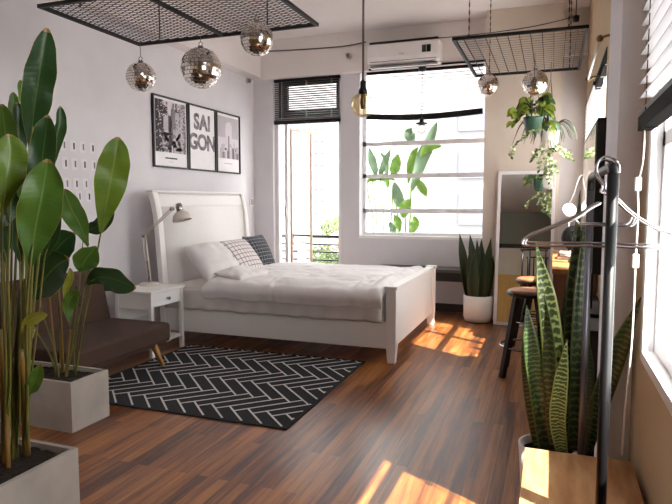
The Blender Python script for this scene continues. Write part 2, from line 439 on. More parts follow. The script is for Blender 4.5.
struct(MB().box(XR-.002, XR+.028, NY1-.008, NY1-.0005, NZ0, NZ1).box(XR-.002, XR+.028, NY0, NY1, NZ1-.008, NZ1-.0005), 'trim_7', 'white_frame')
struct(MB().box(XR-.002, XR+.028, FY1-.008, FY1-.0005, FZ0, FZ1).box(XR-.002, XR+.028, FY0, FY1, FZ0+.0005, FZ0+.008), 'trim_8', 'white_frame')
def glaze(mb, axis, a, b, d, z0, z1):
    if axis == 'x': mb.box(a, b, d-.003, d+.003, z0, z1)
    else: mb.box(d-.003, d+.003, a, b, z0, z1)
def window(name, axis, d, a, b, z0, z1, vbars, hbars, fw=.045, bw=.035, dep=.05, fmat='white_frame', hb=None):
    f = MB().frame(a, b, axis, d-dep/2, d+dep/2, z0, z1, fw)
    for v in vbars: (f.box(v-bw/2, v+bw/2, d-dep/2, d+dep/2, z0, z1) if axis == 'x' else f.box(d-dep/2, d+dep/2, v-bw/2, v+bw/2, z0, z1))
    for h in hbars: (f.box(a, b, d-dep/2, d+dep/2, h-(hb or bw)/2, h+(hb or bw)/2) if axis == 'x' else f.box(d-dep/2, d+dep/2, a, b, h-(hb or bw)/2, h+(hb or bw)/2))
    o = f.build(name, fmat); o['kind'] = 'structure'
    g = MB(); glaze(g, axis, a+.01, b-.01, d, z0+.01, z1-.01); gp = g.build('pane', 'glass', o)
    return o
YG = YB+.17
hb = [atY(425, y, YG).z for y in (142.5, 175.5, 211)]
window('window_1', 'x', YG, wr0, wr1, zs, zh, [], hb, hb=.055)
struct(MB().box(wr0+.001, wr1-.02, YB-.02, YG-.03, zs-.03, zs+.006), 'trim_4', 'white_frame')
# tall left window: fixed frame, transom, open casement leaf
zt = atY(310, 123, YG-.03).z
o = MB().frame(wl0, wl1, 'x', YB+.06, YB+.14, .12, zh, .055)
xm = atY(287.5, 180, YB+.1).x
o.box(xm-.022, xm+.022, YB+.06, YB+.14, .12, zt); o.box(wl0, wl1, YB+.06, YB+.14, zt, zt+.07)
o = o.build('window_2', 'white_frame'); o['kind'] = 'structure'
g = MB(); glaze(g, 'x', wl0+.05, xm-.02, YB+.1, .17, zt); g.build('pane', 'glass', o)
MB().box(xm-.012, xm+.012, YB+.02, YB+.06, 1.20, 1.34).build('latch', 'plastic_grey', o)
t0, t1 = atY(288, 84, YB+.12), atY(337, 108, YB+.12)
tf = MB()
tf.box(wl0+.05, t0.x, YB+.09, YB+.15, zt+.07, zh-.05).box(t1.x, wl1-.05, YB+.09, YB+.15, zt+.07, zh-.05)
tf.box(t0.x, t1.x, YB+.09, YB+.15, zt+.07, t1.z).box(t0.x, t1.x, YB+.09, YB+.15, t0.z-.03, zh-.05)
tf.build('transom_frame', 'black_matte', o)
g = MB(); glaze(g, 'x', t0.x, t1.x, YB+.12, t1.z, t0.z); g.build('pane', 'glass', o)
# open leaf swings outwards from the mullion
h0 = V((xm+.03, YB+.16, 0)); h1 = atY(311, 180, YB+.62); lw = .03
lf = MB()
for (p, q) in ((h0, h0), (h1, h1)):
    lf.bar((p.x, p.y, .2), (p.x, p.y, zt-.06), .024, .03)
for z in (.2, zt-.08): lf.bar((h0.x, h0.y, z), (h1.x, h1.y, z), .024, .03)
lo = lf.build('casement_leaf', 'cork', o)
MB().hexa([(h0.x, h0.y, .2), (h1.x, h1.y, .2), (h1.x, h1.y+.005, .2), (h0.x, h0.y+.005, .2), (h0.x, h0.y, zt-.08), (h1.x, h1.y, zt-.08), (h1.x, h1.y+.005, zt-.08), (h0.x, h0.y+.005, zt-.08)]).build('pane', 'glass', lo)

# right-hand windows
window('window_3', 'y', XR+.055, FY0, FY1, FZ0, FZ1, [5.32, 5.88, 6.55], [1.98], bw=.045)
window('window_4', 'y', XR+.055, NY0, NY1, NZ0, NZ1, [1.75], [1.62], bw=.05)
struct(MB().box(XR-.012, XR+.03, NY0, NY1-.001, NZ0-.03, NZ0+.006).box(XR-.012, XR+.005, NY1-.035, NY1+.015, NZ0, NZ1), 'trim_5', 'white_frame')
o = window('window_5', 'x', YR-.02, -3.4, -3.3, 1.0, 1.1, [], []) if False else None
# rear door seen in the standing mirror
d = struct(MB().box(-1.9, -.2, YR, YR+.04, 0, 1.92), 'door_1', 'ply')
MB().tube([(-.35, YR+.04, 1.0), (-.35, YR+.09, 1.0), (-.47, YR+.09, 1.0)], .012).build('door_handle', 'steel', d)

# ------------------------------------------------------------------ venetian blinds
def blind(name, label, axis, d, a, b, z0, z1, pitch, ang, mslat, mrail, slat=.035, bow=0, head=True, rail=.048, mcord='cord_white'):
    root = thing(name, label, 'blind', (a if axis == 'x' else d, d if axis == 'x' else a, z1), 'venetian blinds')
    s = MB(); z = z0+.04
    ca, sa = math.cos(ang)*slat/2, math.sin(ang)*slat/2
    nseg = 8 if bow else 1
    def bowz(t): return -bow*math.sin(PI*t)
    while z < z1-.03:
        for k in range(nseg):
            ta, tb = k/nseg, (k+1)/nseg; pa, pb = a+(b-a)*ta, a+(b-a)*tb
            za, zb_ = z+bowz(ta)*(1-(z-z0)/(z1-z0)), z+bowz(tb)*(1-(z-z0)/(z1-z0))
            if axis == 'x': P = [(pa, d-ca, za-sa), (pb, d-ca, zb_-sa), (pb, d+ca, zb_+sa), (pa, d+ca, za+sa)]
            else: P = [(d-ca, pa, za-sa), (d-ca, pb, zb_-sa), (d+ca, pb, zb_+sa), (d+ca, pa, za+sa)]
            s.hexa(P+[(p[0], p[1], p[2]+.002) for p in P])
        z += pitch
    s.build('slats', mslat, root)
    r = MB()
    for k in range(nseg):
        ta, tb = k/nseg, (k+1)/nseg
        pa, pb = a+(b-a)*ta, a+(b-a)*tb
        if axis == 'x': r.bar((pa, d, z0+bowz(ta)), (pb, d, z0+bowz(tb)), .045, rail)
        else: r.bar((d, pa, z0+bowz(ta)), (d, pb, z0+bowz(tb)), .045, rail)
    r.build('bottom_rail', mrail, root)
    if head:
        (MB().box(a, b, d-.025, d+.025, z1-.035, z1) if axis == 'x' else MB().box(d-.025, d+.025, a, b, z1-.035, z1)).build('head_rail', mrail, root)
    for t in (.12, .5, .88):
        p = a+(b-a)*t; c = MB()
        for e in (-1, 1):
            if axis == 'x': c.bar((p, d+e*.019, z0+bowz(t)), (p, d+e*.019, z1), .003)
            else: c.bar((d+e*.019, p, z0+bowz(t)), (d+e*.019, p, z1), .003)
        c.box(*((p-.004, p+.004, d-.019, d+.019) if axis == 'x' else (d-.019, d+.019, p-.004, p+.004)), z0+bowz(t)-.03, z0+bowz(t)-.027)
        c.build('ladder_cord', mcord, root)
    return root
bl0, bl1 = atY(274, 100, YB+.03), atY(340.5, 100, YB+.03)
blind('venetian_blind', 'dark grey venetian blind half lowered over the narrow left window', 'x', YB+.03, bl0.x+.01, bl1.x-.01, atY(307, 121.5, YB+.03).z, zb+.0, .030, .75, 'blind_grey', 'black_matte', .028)
br0, br1 = atY(367, 100, YB+.06), atY(483, 100, YB+.06)
blind('venetian_blind', 'translucent white venetian blind with bowed dark bottom rail on the wide window', 'x', YB+.06, br0.x, min(br1.x, wr1-.02), atY(367, 117, YB+.06).z, zb+.02, .042, .5, 'plastic_white', 'black_metal', .034, bow=.035, rail=.07)
blind('venetian_blind', 'white venetian blind on the far right-wall window past the column', 'y', XR+.008, 5.90, 7.24, 1.18, FZ1-.01, .042, -.6, 'plastic_white', 'black_metal', .05)
blind('venetian_blind', 'raised white venetian blind, its slats gathered at the top of the far right-wall window', 'y', XR+.02, 4.64, 5.84, FZ1-.075, FZ1-.01, .008, 0, 'plastic_white', 'rail_black', .035)
blind('venetian_blind', 'large venetian blind with dark bottom rail at the nearest right window', 'y', XR-.032, 1.10, atX(645, 123, XR-.032).y, atX(645, 124, XR-.032).z, 3.3, .05, .05, 'slat_shade', 'rail_black', .046, mcord='rail_black')

# ------------------------------------------------------------------ rug with herringbone lines
RX0, RX1, RY0, RY1 = -3.30, -1.50, 3.20, 4.85
rg = MB().box(RX0, RX1, RY0, RY1, 0.0, .010)
wc, nb, lwid = .1, 4, .013
A, B = V((1, 1, 0)).normalized(), V((1, -1, 0)).normalized(); oc = V((-2.6, 4.0, 0))
def brick(x, y):
    k = (x-y) % (2*nb)
    return ('h', x-k, y) if k < nb else ('v', x, (y+((x-y) % (2*nb))-(2*nb-1)))
def clip(p, q):
    t0, t1 = 0., 1.; dd = q-p
    for (a, dv, lo, hi) in ((p.x, dd.x, RX0+.025, RX1-.025), (p.y, dd.y, RY0+.025, RY1-.025)):
        if abs(dv) < 1e-9:
            if a < lo or a > hi: return None
            continue
        u, v = (lo-a)/dv, (hi-a)/dv
        if u > v: u, v = v, u
        t0, t1 = max(t0, u), min(t1, v)
    return (p+dd*t0, p+dd*t1) if t1-t0 > 1e-3 else None
for x in range(-22, 22):
    for y in range(-22, 22):
        c0 = oc + A*(x*wc) + B*(y*wc)
        for (dx, dy, p, q) in ((1, 0, c0+A*wc, c0+A*wc+B*wc), (0, 1, c0+B*wc, c0+A*wc+B*wc)):
            if brick(x, y) != brick(x+dx, y+dy):
                r = clip(p, q)
                if r: rg.bar(r[0]+V((0, 0, .0105)), r[1]+V((0, 0, .0105)), lwid, .002, mi=1)
mk('rug_black', '#27272c', '#1e1e22', rough=1, scale=60, bump=.3, bscale=250)
mk('rug_white', '#d8d5d4', '#cfccca', rough=1)
ro = rg.build('rug', ['rug_black', 'rug_white']); tag(ro, 'black rug with white herringbone lines on the wooden floor', 'rug')

# ------------------------------------------------------------------ bed
bed = thing('double_bed', 'white wooden double bed with curved headboard and panelled footboard', 'bed', (-2.5, 5.8, 0))
by0, by1, hx = 4.86, 6.70, -3.60
# sleigh profile (x offset from wall side, z)
def hb_prof(z):
    K = [(0, .03), (.6, .012), (.95, -.012), (1.17, -.03), (1.3, -.045), (1.4, -.065), (1.47, -.085), (1.6, -.12)]
    for (a, xa), (b, xb2) in zip(K, K[1:]):
        if z <= b: return xa+(xb2-xa)*(z-a)/(b-a)
    return K[-1][1]
P = []
for (z) in [.10+.1*i for i in range(15)]: P.append(z)
hx0 = hx; hx = -3.645
hbm = MB()
Lf = [(hx+hb_prof(z), z) for z in P]; n = len(Lf)
def slab(mb, prof, y0, y1, th):
    base = len(mb.v); n = len(prof)
    for (x, z) in prof:
        mb.v += [(x, y0, z), (x, y1, z), (x-th, y1, z), (x-th, y0, z)]
    for i in range(n-1):
        a = base+4*i; b = a+4
        for j in range(4): mb.face([a+j, a+(j+1) % 4, b+(j+1) % 4, b+j], 0, j in (0, 2))
    mb.face([base, base+1, base+2, base+3]); e = base+4*(n-1); mb.face([e, e+1, e+2, e+3])
slab(hbm, Lf, by0+.07, by1-.07, .04); hbm.build('headboard_panel', 'white_wood', bed)
for s in (by0, by1-.08):
    st = MB(); slab(st, [(x+.025, z) for (x, z) in [(hx+hb_prof(z), z) for z in [0]+P]], s, s+.08, .06); st.build('headboard_post', 'white_wood', bed, .006)
tp = MB(); x_, z_ = Lf[-1]; tp.box(x_-.05, x_+.026, by0, by1, z_-.005, z_+.022); tp.build('headboard_cap', 'white_wood', bed, .012)
tp = MB(); slab(tp, [(hx+hb_prof(z)+.012, z) for z in (1.36, 1.40, 1.44, 1.48)], by0+.09, by1-.09, .02); tp.build('headboard_molding', 'white_wood', bed, .004)
for (y0, y1) in ((by0+.005, by0+.035), (by1-.035, by1-.005)):
    MB().box(hx+.03, -1.32, y0, y1, .13, .365).build('side_rail', 'white_wood', bed, .005)
fx0, fx1 = -1.325, -1.235
for y0 in (by0, by1-.09):
    q = MB(); q.hexa([(fx0+.012, y0+.012, 0), (fx1-.012, y0+.012, 0), (fx1-.012, y0+.078, 0), (fx0+.012, y0+.078, 0), (fx0, y0, .16), (fx1, y0, .16), (fx1, y0+.09, .16), (fx0, y0+.09, .16)])
    q.box(fx0, fx1, y0, y0+.09, .16, .65); q.build('footboard_post', 'white_wood', bed, .005)
    MB().box(fx0-.012, fx1+.012, y0-.012, y0+.102, .65, .68).build('post_cap', 'white_wood', bed, .006)
MB().box(fx0+.022, fx1-.022, by0+.09, by1-.09, .14, .64).build('footboard_panel', 'white_wood', bed, .004)
MB().box(fx0+.005, fx1-.005, by0+.102, by1-.102, .64, .672).build('footboard_cap', 'white_wood', bed, .006)
MB().box(hx+.05, fx0-.01, by0+.04, by1-.04, .2, .3).build('slat_base', 'white_wood', bed)
mt = MB().box(hx+.045, fx0-.012, by0+.015, by1-.02, .3, .585).build('mattress', 'linen_under', None, .05)
tag(mt, 'thick mattress in a pale cotton sheet inside the white bed frame', 'mattress')
# fitted valance hanging over the near rail
from mathutils import noise as mn
P = []
for i in range(61):
    x = hx+.06+(fx0-.03-hx-.06)*i/60; row = []
    for j in range(9):
        t = j/8; z = .56-.20*t
        off = .012+.012*t*math.sin(x*34+3*mn.noise((x*3, 0, 0)))+.012*mn.noise((x*6, z*6, 2))+.004
        row.append((x, by0-.004-off, z+.012*mn.noise((x*5, 9, 0))*t))
    P.append(row)
sh = MB().grid(P).build('bed_skirt', 'linen_under', None, solid=.006); tag(sh, 'pale sheet hanging in small folds over the near bed rail', 'sheet')
# duvet
def duvet(x0, x1, name, label, mt):
    NX, NY = 110, 80; P = []
    for i in range(NX+1):
        u = i/NX; x = x0+(x1-x0)*u; row = []
        for j in range(NY+1):
            v = j/NY
            L = 1.84+.26; s = v*L-.13
            # profile over the mattress: near drop, top, far drop
            if s < 0: y, z = by0-.035-.018*math.sin(min(1, -s/.1)*PI), .615+s
            elif s > 1.84: y, z = by1+.0, .615-(s-1.84)
            else:
                y = by0-.035+s*(by1+.03-by0)/1.84
                e = min(s, 1.84-s); z = .615+.045*(1-math.exp(-e/.12))
            wx = x*1.0
            n1 = mn.noise((wx*2.2, y*2.2, 1.3)); n2 = mn.noise((wx*5+y*3, y*6-wx*2, 4)); n3 = abs(mn.noise((wx*3.1+y*1.7, y*3.3-wx, 7)))
            n4 = 1-abs(mn.noise((wx*4+3*n1, y*7+2*n1, 11)))*2
            h = .022*n1+.014*n2+.02*n3+.013*n4
            edge = min(1, min(u, 1-u)/.03); h = h*(.4+.6*edge)
            if 0 <= s <= 1.84: z += h*.9-(.03*(1-edge))
            else:
                y += -h*.8 if s < 0 else 0
                z += .02*mn.noise((x*4, 3, 3))
            # fluffy puff at the foot end
            if u > .93: z += .02*math.sin((u-.93)/.07*PI)
            row.append((x, y, z))
        P.append(row)
    o = MB().grid(P).build(name, mt, None, solid=.022, sub=1); tag(o, label, 'duvet'); return o
duvet(-3.13, fx0-.018, 'duvet', 'crumpled white duvet spread over the whole bed', 'linen')

def cushion(name, label, c, right, up, w, h, t, m, group=None, pinch=.12, wr=.0, cat='cushion'):
    right, up = V(right).normalized(), V(up).normalized(); nrm = right.cross(up).normalized(); up = nrm.cross(right)
    N = 22; mb = MB(); c = V(c)
    for side in (1, -1):
        P = []
        for i in range(N+1):
            u = -1+2*i/N; row = []
            for j in range(N+1):
                v = -1+2*j/N
                k = max(0, (1-u**2))**.42*max(0, (1-v**2))**.42
                pu = u*(1-pinch*(1-abs(u))*0-pinch*.5*(1-v*v)*abs(u)**3*.6); pv = v*(1-pinch*.5*(1-u*u)*abs(v)**3*.6)
                q = c+right*(pu*w/2)+up*(pv*h/2)+nrm*(side*t/2*k)
                if wr: 
                    e = wr*k; q += nrm*side*e*mn.noise((q.x*9, q.y*9, q.z*9)) + nrm*side*.6*e*mn.noise((q.x*22, q.y*22, q.z*22))
                row.append(q)
            P.append(row)
        mb.grid(P, 0, lambda i, j: (-1+2*i/N, -1+2*j/N))
    o = mb.build(name, m); tag(o, label, cat, group); return o
lean = V((-.42, 0, .9))
cushion('pillow', 'plump white pillow at the near side of the headboard', (-3.24, 5.24, .79), (0.1, 1, 0), (-.66, 0, .70), .62, .46, .27, 'pillow_white', 'bed pillows', wr=.03, cat='pillow')
cushion('pillow', 'white pillow behind the dark checked cushion, far side of the bed', (-3.33, 6.10, .80), (0, 1, 0), (-.5, 0, .8), .66, .40, .18, 'pillow_white', 'bed pillows', wr=.03, cat='pillow')
cushion('pillow', 'flat white pillow lying on the duvet in front of the plump pillow', (-2.90, 5.20, .685), (.1, 1, 0), (-1, .05, .14), .56, .34, .12, 'pillow_white', 'bed pillows', wr=.03, cat='pillow')
cushion('cushion', 'white cushion with a thin dark check, leaning on the pillows', atY(243, 257, 5.62), (.05, 1, 0), (-.62, 0, .78), .50, .46, .17, 'plaid_light', 'checked cushions')
cushion('cushion', 'charcoal cushion with a pale check behind the white checked one', atY(259, 251, 6.16), (.05, 1, 0), (-.45, 0, .88), .46, .40, .15, 'plaid_dark', 'checked cushions')

# ------------------------------------------------------------------ nightstand and lamp
ns = thing('nightstand', 'small white nightstand with one drawer between sofa and bed', 'nightstand', (-3.53, 4.54, 0))
nx0, nx1, ny0, ny1 = -3.73, -3.33, 4.30, 4.79
MB().box(nx0-.01, nx1+.015, ny0-.015, ny1+.015, .58, .605).build('table_top', 'white_wood', ns, .004)
for x in (nx0, nx1-.035):
    for y in (ny0, ny1-.035): MB().box(x, x+.035, y, y+.035, 0, .58).build('leg', 'white_wood', ns, .003)
MB().box(nx0+.035, nx1-.035, ny0+.008, ny0+.024, .44, .58).build('apron', 'white_wood', ns)
MB().box(nx0+.035, nx1-.035, ny1-.024, ny1-.008, .44, .58).build('apron', 'white_wood', ns)
MB().box(nx0+.008, nx0+.02, ny0+.035, ny1-.035, .3, .58).build('back_panel', 'white_wood', ns)
dr = MB().box(nx1-.03, nx1-.008, ny0+.04, ny1-.04, .455, .572).build('drawer', 'white_frame', ns, .003)
MB().lathe([(0, 0), (.012, .002), (.008, .012), (.017, .022), (.014, .03), (0, .032)], (nx1-.008, (ny0+ny1)/2, .513), 12, axis=(1, 0, 0)).build('knob', 'steel', dr)
MB().box(nx0+.01, nx1-.01, ny0+.01, ny1-.01, .11, .13).build('lower_shelf', 'white_wood', ns)
lp = thing('desk_lamp', 'cream swing-arm desk lamp standing on the white nightstand', 'lamp', (-3.62, 4.64, .605))
bc = V((-3.62, 4.66, .605))
MB().lathe([(0, .028), (.03, .032), (.085, .024), (.095, .012), (.095, 0), (0, 0)], bc, 28).build('base', 'lamp_shade', lp)
yl = 4.66
j0, j1, j2, j3 = bc+V((0, 0, .04)), atY(144, 236, yl), atY(172, 209, yl), atY(178, 207, yl)
MB().tube([bc+V((0, 0, .015)), j0+V((0, 0, .03))], .012).build('socket', 'steel', lp)
ar = MB()
for e in (-.018, .018):
    ar.tube([j0+V((e, 0, 0)), j1+V((e, 0, 0))], .0065, 6)
ar.build('lower_arm', 'lamp_shade', lp)
ar = MB(); 
for e in (-.012, .012): ar.tube([j1+V((0, 0, e)), j2+V((0, 0, e))], .0065, 6)
ar.build('upper_arm', 'lamp_shade', lp)
MB().tube([j0+V((.0, 0, .01)), j0.lerp(j1, .45)], .007, 8).build('spring', 'steel', lp)
for j in (j1, j2): MB().lathe([(0, -.02), (.016, -.018), (.016, .018), (0, .02)], j, 12, axis=(0, 1, 0)).build('joint', 'steel', lp)
hd = V((.28, 0, -1)).normalized(); hc = atY(179, 206.5, yl)
MB().lathe([(0, -.03), (.026, -.028), (.032, .0), (.032, .05), (.02, .06)], hc, 16, axis=hd).build('lamp_holder', 'steel', lp)
MB().lathe([(.02, .04), (.045, .05), (.075, .075), (.088, .115), (.09, .135), (.087, .135), (.072, .08), (.04, .055), (.02, .048)], hc, 28, axis=hd).build('lamp_shade', 'lamp_shade', lp)
MB().sphere(hc+hd*.10, .03).build('bulb', 'plastic_white', lp)

# ------------------------------------------------------------------ sofa
so = thing('sofa', 'brown fabric armless sofa with wooden legs against the left wall', 'sofa', (-3.4, 3.55, 0))
sx0, sx1, sy0, sy1 = -3.92, -3.08, 2.62, 4.24
sy0 = 3.10
MB().box(-3.74, sx1, sy0, sy1, .20, .365).build('seat', 'sofa_fabric', so, .03)
MB().box(-3.75, sx1-.03, sy0+.02, sy1-.02, .175, .21).build('seat_frame', 'sofa_fabric', so, .015)
bk = MB(); 
bk.hexa([(-3.88, sy0, .28), (-3.71, sy0, .34), (-3.71, sy1, .34), (-3.88, sy1, .28), (-3.95, sy0, .79), (-3.81, sy0, .81), (-3.81, sy1, .81), (-3.95, sy1, .79)])
bko = bk.build('backrest', 'sofa_fabric', so, .035)
for y in (3.3, 3.6, 3.9):
    for t in (.4, .72):
        p = V((-3.71, y, .34)).lerp(V((-3.81, y, .81)), t)+V((.004, 0, .002)); MB().sphere(p, .014, 10, 6, sc=(.5, 1, 1)).build('button', 'sofa_fabric', bko)
for (x, y, dx, dy) in ((sx1-.06, sy1-.17, .07, .03), (sx1-.1, sy0+.12, .04, -.06), (-3.7, sy1-.12, -.05, .06), (-3.7, sy0+.12, -.05, -.06)):
    MB().tube([(x+dx*.0, y+dy*.0, .2), (x+dx, y+dy, .013 if x > -3.3 else 0)], [.030, .016], 14).build('leg', 'leg_wood', so)

# ------------------------------------------------------------------ concrete planters with tall plants
def planter(root, x0, x1, y0, y1, z1, mt, wall=.022):
    q = MB(); q.box(x0, x1, y0, y0+wall, 0, z1).box(x0, x1, y1-wall, y1, 0, z1).box(x0, x0+wall, y0+wall, y1-wall, 0, z1).box(x1-wall, x1, y0+wall, y1-wall, 0, z1).box(x0+wall, x1-wall, y0+wall, y1-wall, 0, .03)
    p = q.build('planter', mt, root)
    NX, NY = 24, 24
    P = [[(x0+wall+(x1-x0-2*wall)*i/NX, y0+wall+(y1-y0-2*wall)*j/NY, z1-.03+.012*mn.noise((i*.9, j*.9, 1))+.006*random.random()) for j in range(NY+1)] for i in range(NX+1)]
    MB().grid(P).build('soil', 'soil', p)
    return p
fp = thing('potted_banana_plant', 'broad-leaved plant in the long concrete planter beside the sofa', 'potted plant', (-3.1, 2.87, 0), 'tall broad-leaved plants in concrete planters')
planter(fp, -3.52, -2.70, 2.71, 3.03, .31, 'concrete')
npl = thing('potted_banana_plant', 'tallest broad-leaved plant in the nearest concrete planter at the left edge', 'potted plant', (-2.1, 1.5, 0), 'tall broad-leaved plants in concrete planters')
planter(npl, -2.40, -1.955, 1.05, 1.99, .31, 'concrete')

def add_leaf(root, L, Wpx, m, twist=0, fold=.3, ripple=.13, prof='banana', stem=None, sr=.007, smat='cane_green', sname='petiole'):
    pts = pxpts(L); dep = (pts[len(pts)//2]-CAM).dot(FWD)
    W = Wpx/FPX*dep/2/max(.35, math.cos(twist))
    lo = leaf_mb(pts, W, prof, twist=twist, fold=fold, ripple=ripple, n=22, cross=8).build('leaf', m, root)
    if stem:
        sp_ = curve([pts[0]+(pts[1]-pts[0])*.6, pts[0]]+[atY(*q) if len(q) == 3 else V(q[:3]) for q in stem], 14)
        MB().tube(sp_, [sr*.32+sr*.5*(i/14) for i in range(15)], 8).build(sname, smat, lo)
    return lo
def st(px, py, Y): return (px, py, Y)
# near plant (soil about z .28, stems around y 1.6-1.8)
N1, N2, N3, N4 = (4, 462, 1.80), (16, 458, 1.86), (27, 455, 1.88), (8, 468, 1.75)
add_leaf(npl, [(30, 150, 1.74), (34, 110, 1.72), (40, 70, 1.70), (47, 28, 1.70)], 31, 'leaf_dark', .25, stem=[(24, 250, 1.78), (16, 360, 1.84), N2], sr=.012)
add_leaf(npl, [(51, 172, 1.80), (55, 145, 1.80), (59, 124, 1.80), (60, 106, 1.80)], 13, 'leaf_dark', .5, fold=.5, stem=[(42, 230, 1.83), (30, 350, 1.86), N3], sr=.008)
add_leaf(npl, [(36, 215, 1.70), (40, 180, 1.70), (44, 145, 1.70), (48, 115, 1.70)], 27, 'leaf_dark', -.2, stem=[(32, 270, 1.76), (28, 370, 1.84), N3], sr=.010)
add_leaf(npl, [(30, 266, 1.62), (35, 230, 1.62), (42, 195, 1.61), (48, 159, 1.61)], 42, 'leaf_mid', .1, stem=[(26, 320, 1.7), (27, 380, 1.8), N3], sr=.010)
add_leaf(npl, [(2, 215, 1.55), (6, 180, 1.55), (10, 155, 1.56), (9, 134, 1.56)], 34, 'leaf_bright', .3, stem=[(2, 280, 1.62), (6, 380, 1.75), N1], sr=.009)
add_leaf(npl, [(10, 200, 1.66), (8, 165, 1.66), (5, 130, 1.66), (2, 104, 1.66)], 26, 'leaf_mid', -.35, stem=[(8, 280, 1.7), (10, 380, 1.76), N1], sr=.009)
add_leaf(npl, [(19, 190, 1.76), (19, 150, 1.76), (18, 120, 1.76), (17, 102, 1.76)], 15, 'leaf_dark', .4, stem=[(15, 280, 1.78), (10, 390, 1.82), N4], sr=.009)
add_leaf(npl, [(12, 150, 1.82), (12, 125, 1.82), (14, 105, 1.82), (13, 92, 1.82)], 12, 'leaf_mid', .2, stem=[(12, 240, 1.82), (9, 380, 1.84), N4], sr=.008)
add_leaf(npl, [(18, 165, 1.74), (12, 185, 1.70), (4, 205, 1.66), (-6, 228, 1.62)], 30, 'leaf_dark', -.5, stem=[(24, 200, 1.78), (20, 330, 1.84), N2], sr=.008)
add_leaf(npl, [(22, 333, 1.72), (28, 322, 1.70), (38, 316, 1.69), (48, 314, 1.68)], 13, 'leaf_yellow', .3, fold=.5, stem=[(19, 360, 1.76), (20, 410, 1.82), N2], sr=.006)
add_leaf(npl, [(27, 396, 1.83), (31, 388, 1.82), (36, 377, 1.81), (40, 364, 1.80)], 15, 'leaf_mid', .1, stem=[(25, 420, 1.85), (26, 440, 1.87), N3], sr=.004)
for (L_, w_, m_, tw_, stm) in (
    ([(20, 262, 1.78), (16, 235, 1.77), (14, 205, 1.76), (10, 180, 1.75)], 22, 'leaf_dark', .4, [(20, 330, 1.8), (18, 400, 1.84), N2]),
    ([(44, 262, 1.80), (50, 240, 1.80), (54, 215, 1.80), (55, 190, 1.80)], 18, 'leaf_dark', -.3, [(38, 320, 1.82), (30, 390, 1.86), N3]),
    ([(30, 130, 1.80), (27, 112, 1.80), (24, 95, 1.80), (20, 80, 1.80)], 13, 'leaf_mid', .3, [(30, 230, 1.82), (22, 360, 1.85), N3]),
    ([(6, 262, 1.70), (2, 240, 1.69), (-2, 222, 1.68), (-8, 205, 1.67)], 22, 'leaf_dark', .2, [(8, 320, 1.74), (8, 400, 1.78), N1]),
    ([(34, 190, 1.82), (36, 170, 1.82), (40, 150, 1.82), (47, 135, 1.82)], 24, 'leaf_dark', .5, [(30, 260, 1.84), (26, 380, 1.86), N3]),
    ([(26, 205, 1.72), (22, 190, 1.70), (20, 172, 1.69), (24, 150, 1.69)], 16, 'leaf_mid', .6, [(26, 280, 1.76), (22, 380, 1.84), N2])):
    add_leaf(npl, L_, w_, m_, tw_, stem=stm, sr=.007)
for (a, b, c_, r, mt) in (((21, 350, 1.80), (24, 400, 1.84), N3, .016, 'cane'), ((0, 330, 1.76), (3, 400, 1.78), N1, .013, 'cane'), ((9, 300, 1.8), (12, 400, 1.83), N2, .012, 'cane_green'),
                         ((26, 280, 1.8), (25, 380, 1.85), (25, 452, 1.89), .012, 'cane'), ((2, 230, 1.8), (5, 350, 1.8), N4, .011, 'cane'), ((34, 330, 1.84), (16, 395, 1.85), (12, 462, 1.84), .007, 'cane_green')):
    MB().tube(curve(pxpts([a, b, c_]), 10), [r*.7+r*.3*i/10 for i in range(11)], 10).build('stem', mt, npl)
# far plant (planter beside the sofa)
F1, F2, F3, F4 = (58, 380, 2.86), (66, 381, 2.88), (75, 378, 2.93), (63, 379, 2.95)
add_leaf(fp, [(101, 232, 2.86), (108, 195, 2.85), (114, 163, 2.85), (118, 137, 2.85)], 32, 'leaf_bright', .1, fold=.22, stem=[(92, 280, 2.88), (82, 330, 2.92), F3], sr=.010)
add_leaf(fp, [(88, 246, 2.84), (80, 225, 2.83), (71, 208, 2.82), (64, 189, 2.82)], 23, 'leaf_mid', -.2, stem=[(84, 290, 2.88), (74, 340, 2.9), F2], sr=.007)
add_leaf(fp, [(84, 231, 2.96), (94, 228, 2.95), (104, 220, 2.94), (112, 205, 2.93)], 16, 'leaf_dark', .3, stem=[(80, 280, 2.95), (72, 340, 2.95), F4], sr=.006)
add_leaf(fp, [(40, 276, 2.80), (50, 258, 2.78), (62, 243, 2.77), (75, 233, 2.77)], 30, 'leaf_dark', .1, stem=[(42, 310, 2.8), (54, 350, 2.84), F1], sr=.007)
add_leaf(fp, [(28, 300, 2.76), (40, 285, 2.74), (54, 268, 2.72), (69, 258, 2.72)], 38, 'leaf_dark', -.2, stem=[(30, 320, 2.78), (50, 355, 2.84), F1], sr=.008)
add_leaf(fp, [(80, 272, 2.80), (84, 262, 2.80), (90, 254, 2.79), (96, 246, 2.79)], 26, 'leaf_mid', .1, prof='oval', stem=[(78, 300, 2.84), (72, 345, 2.88), F2], sr=.006)
add_leaf(fp, [(86, 284, 2.84), (100, 277, 2.82), (117, 280, 2.80), (136, 288, 2.80)], 25, 'leaf_dark', .55, fold=.3, stem=[(82, 300, 2.86), (74, 350, 2.9), F3], sr=.007)
add_leaf(fp, [(70, 325, 2.82), (68, 308, 2.82), (72, 296, 2.81), (81, 293, 2.80)], 14, 'leaf_mid', .4, stem=[(68, 345, 2.84), (66, 365, 2.86), F2], sr=.005)
add_leaf(fp, [(64, 300, 2.9), (66, 288, 2.9), (70, 278, 2.9), (70, 268, 2.9)], 8, 'leaf_yellow', .2, stem=[(60, 330, 2.9), (60, 360, 2.9), F1], sr=.005)
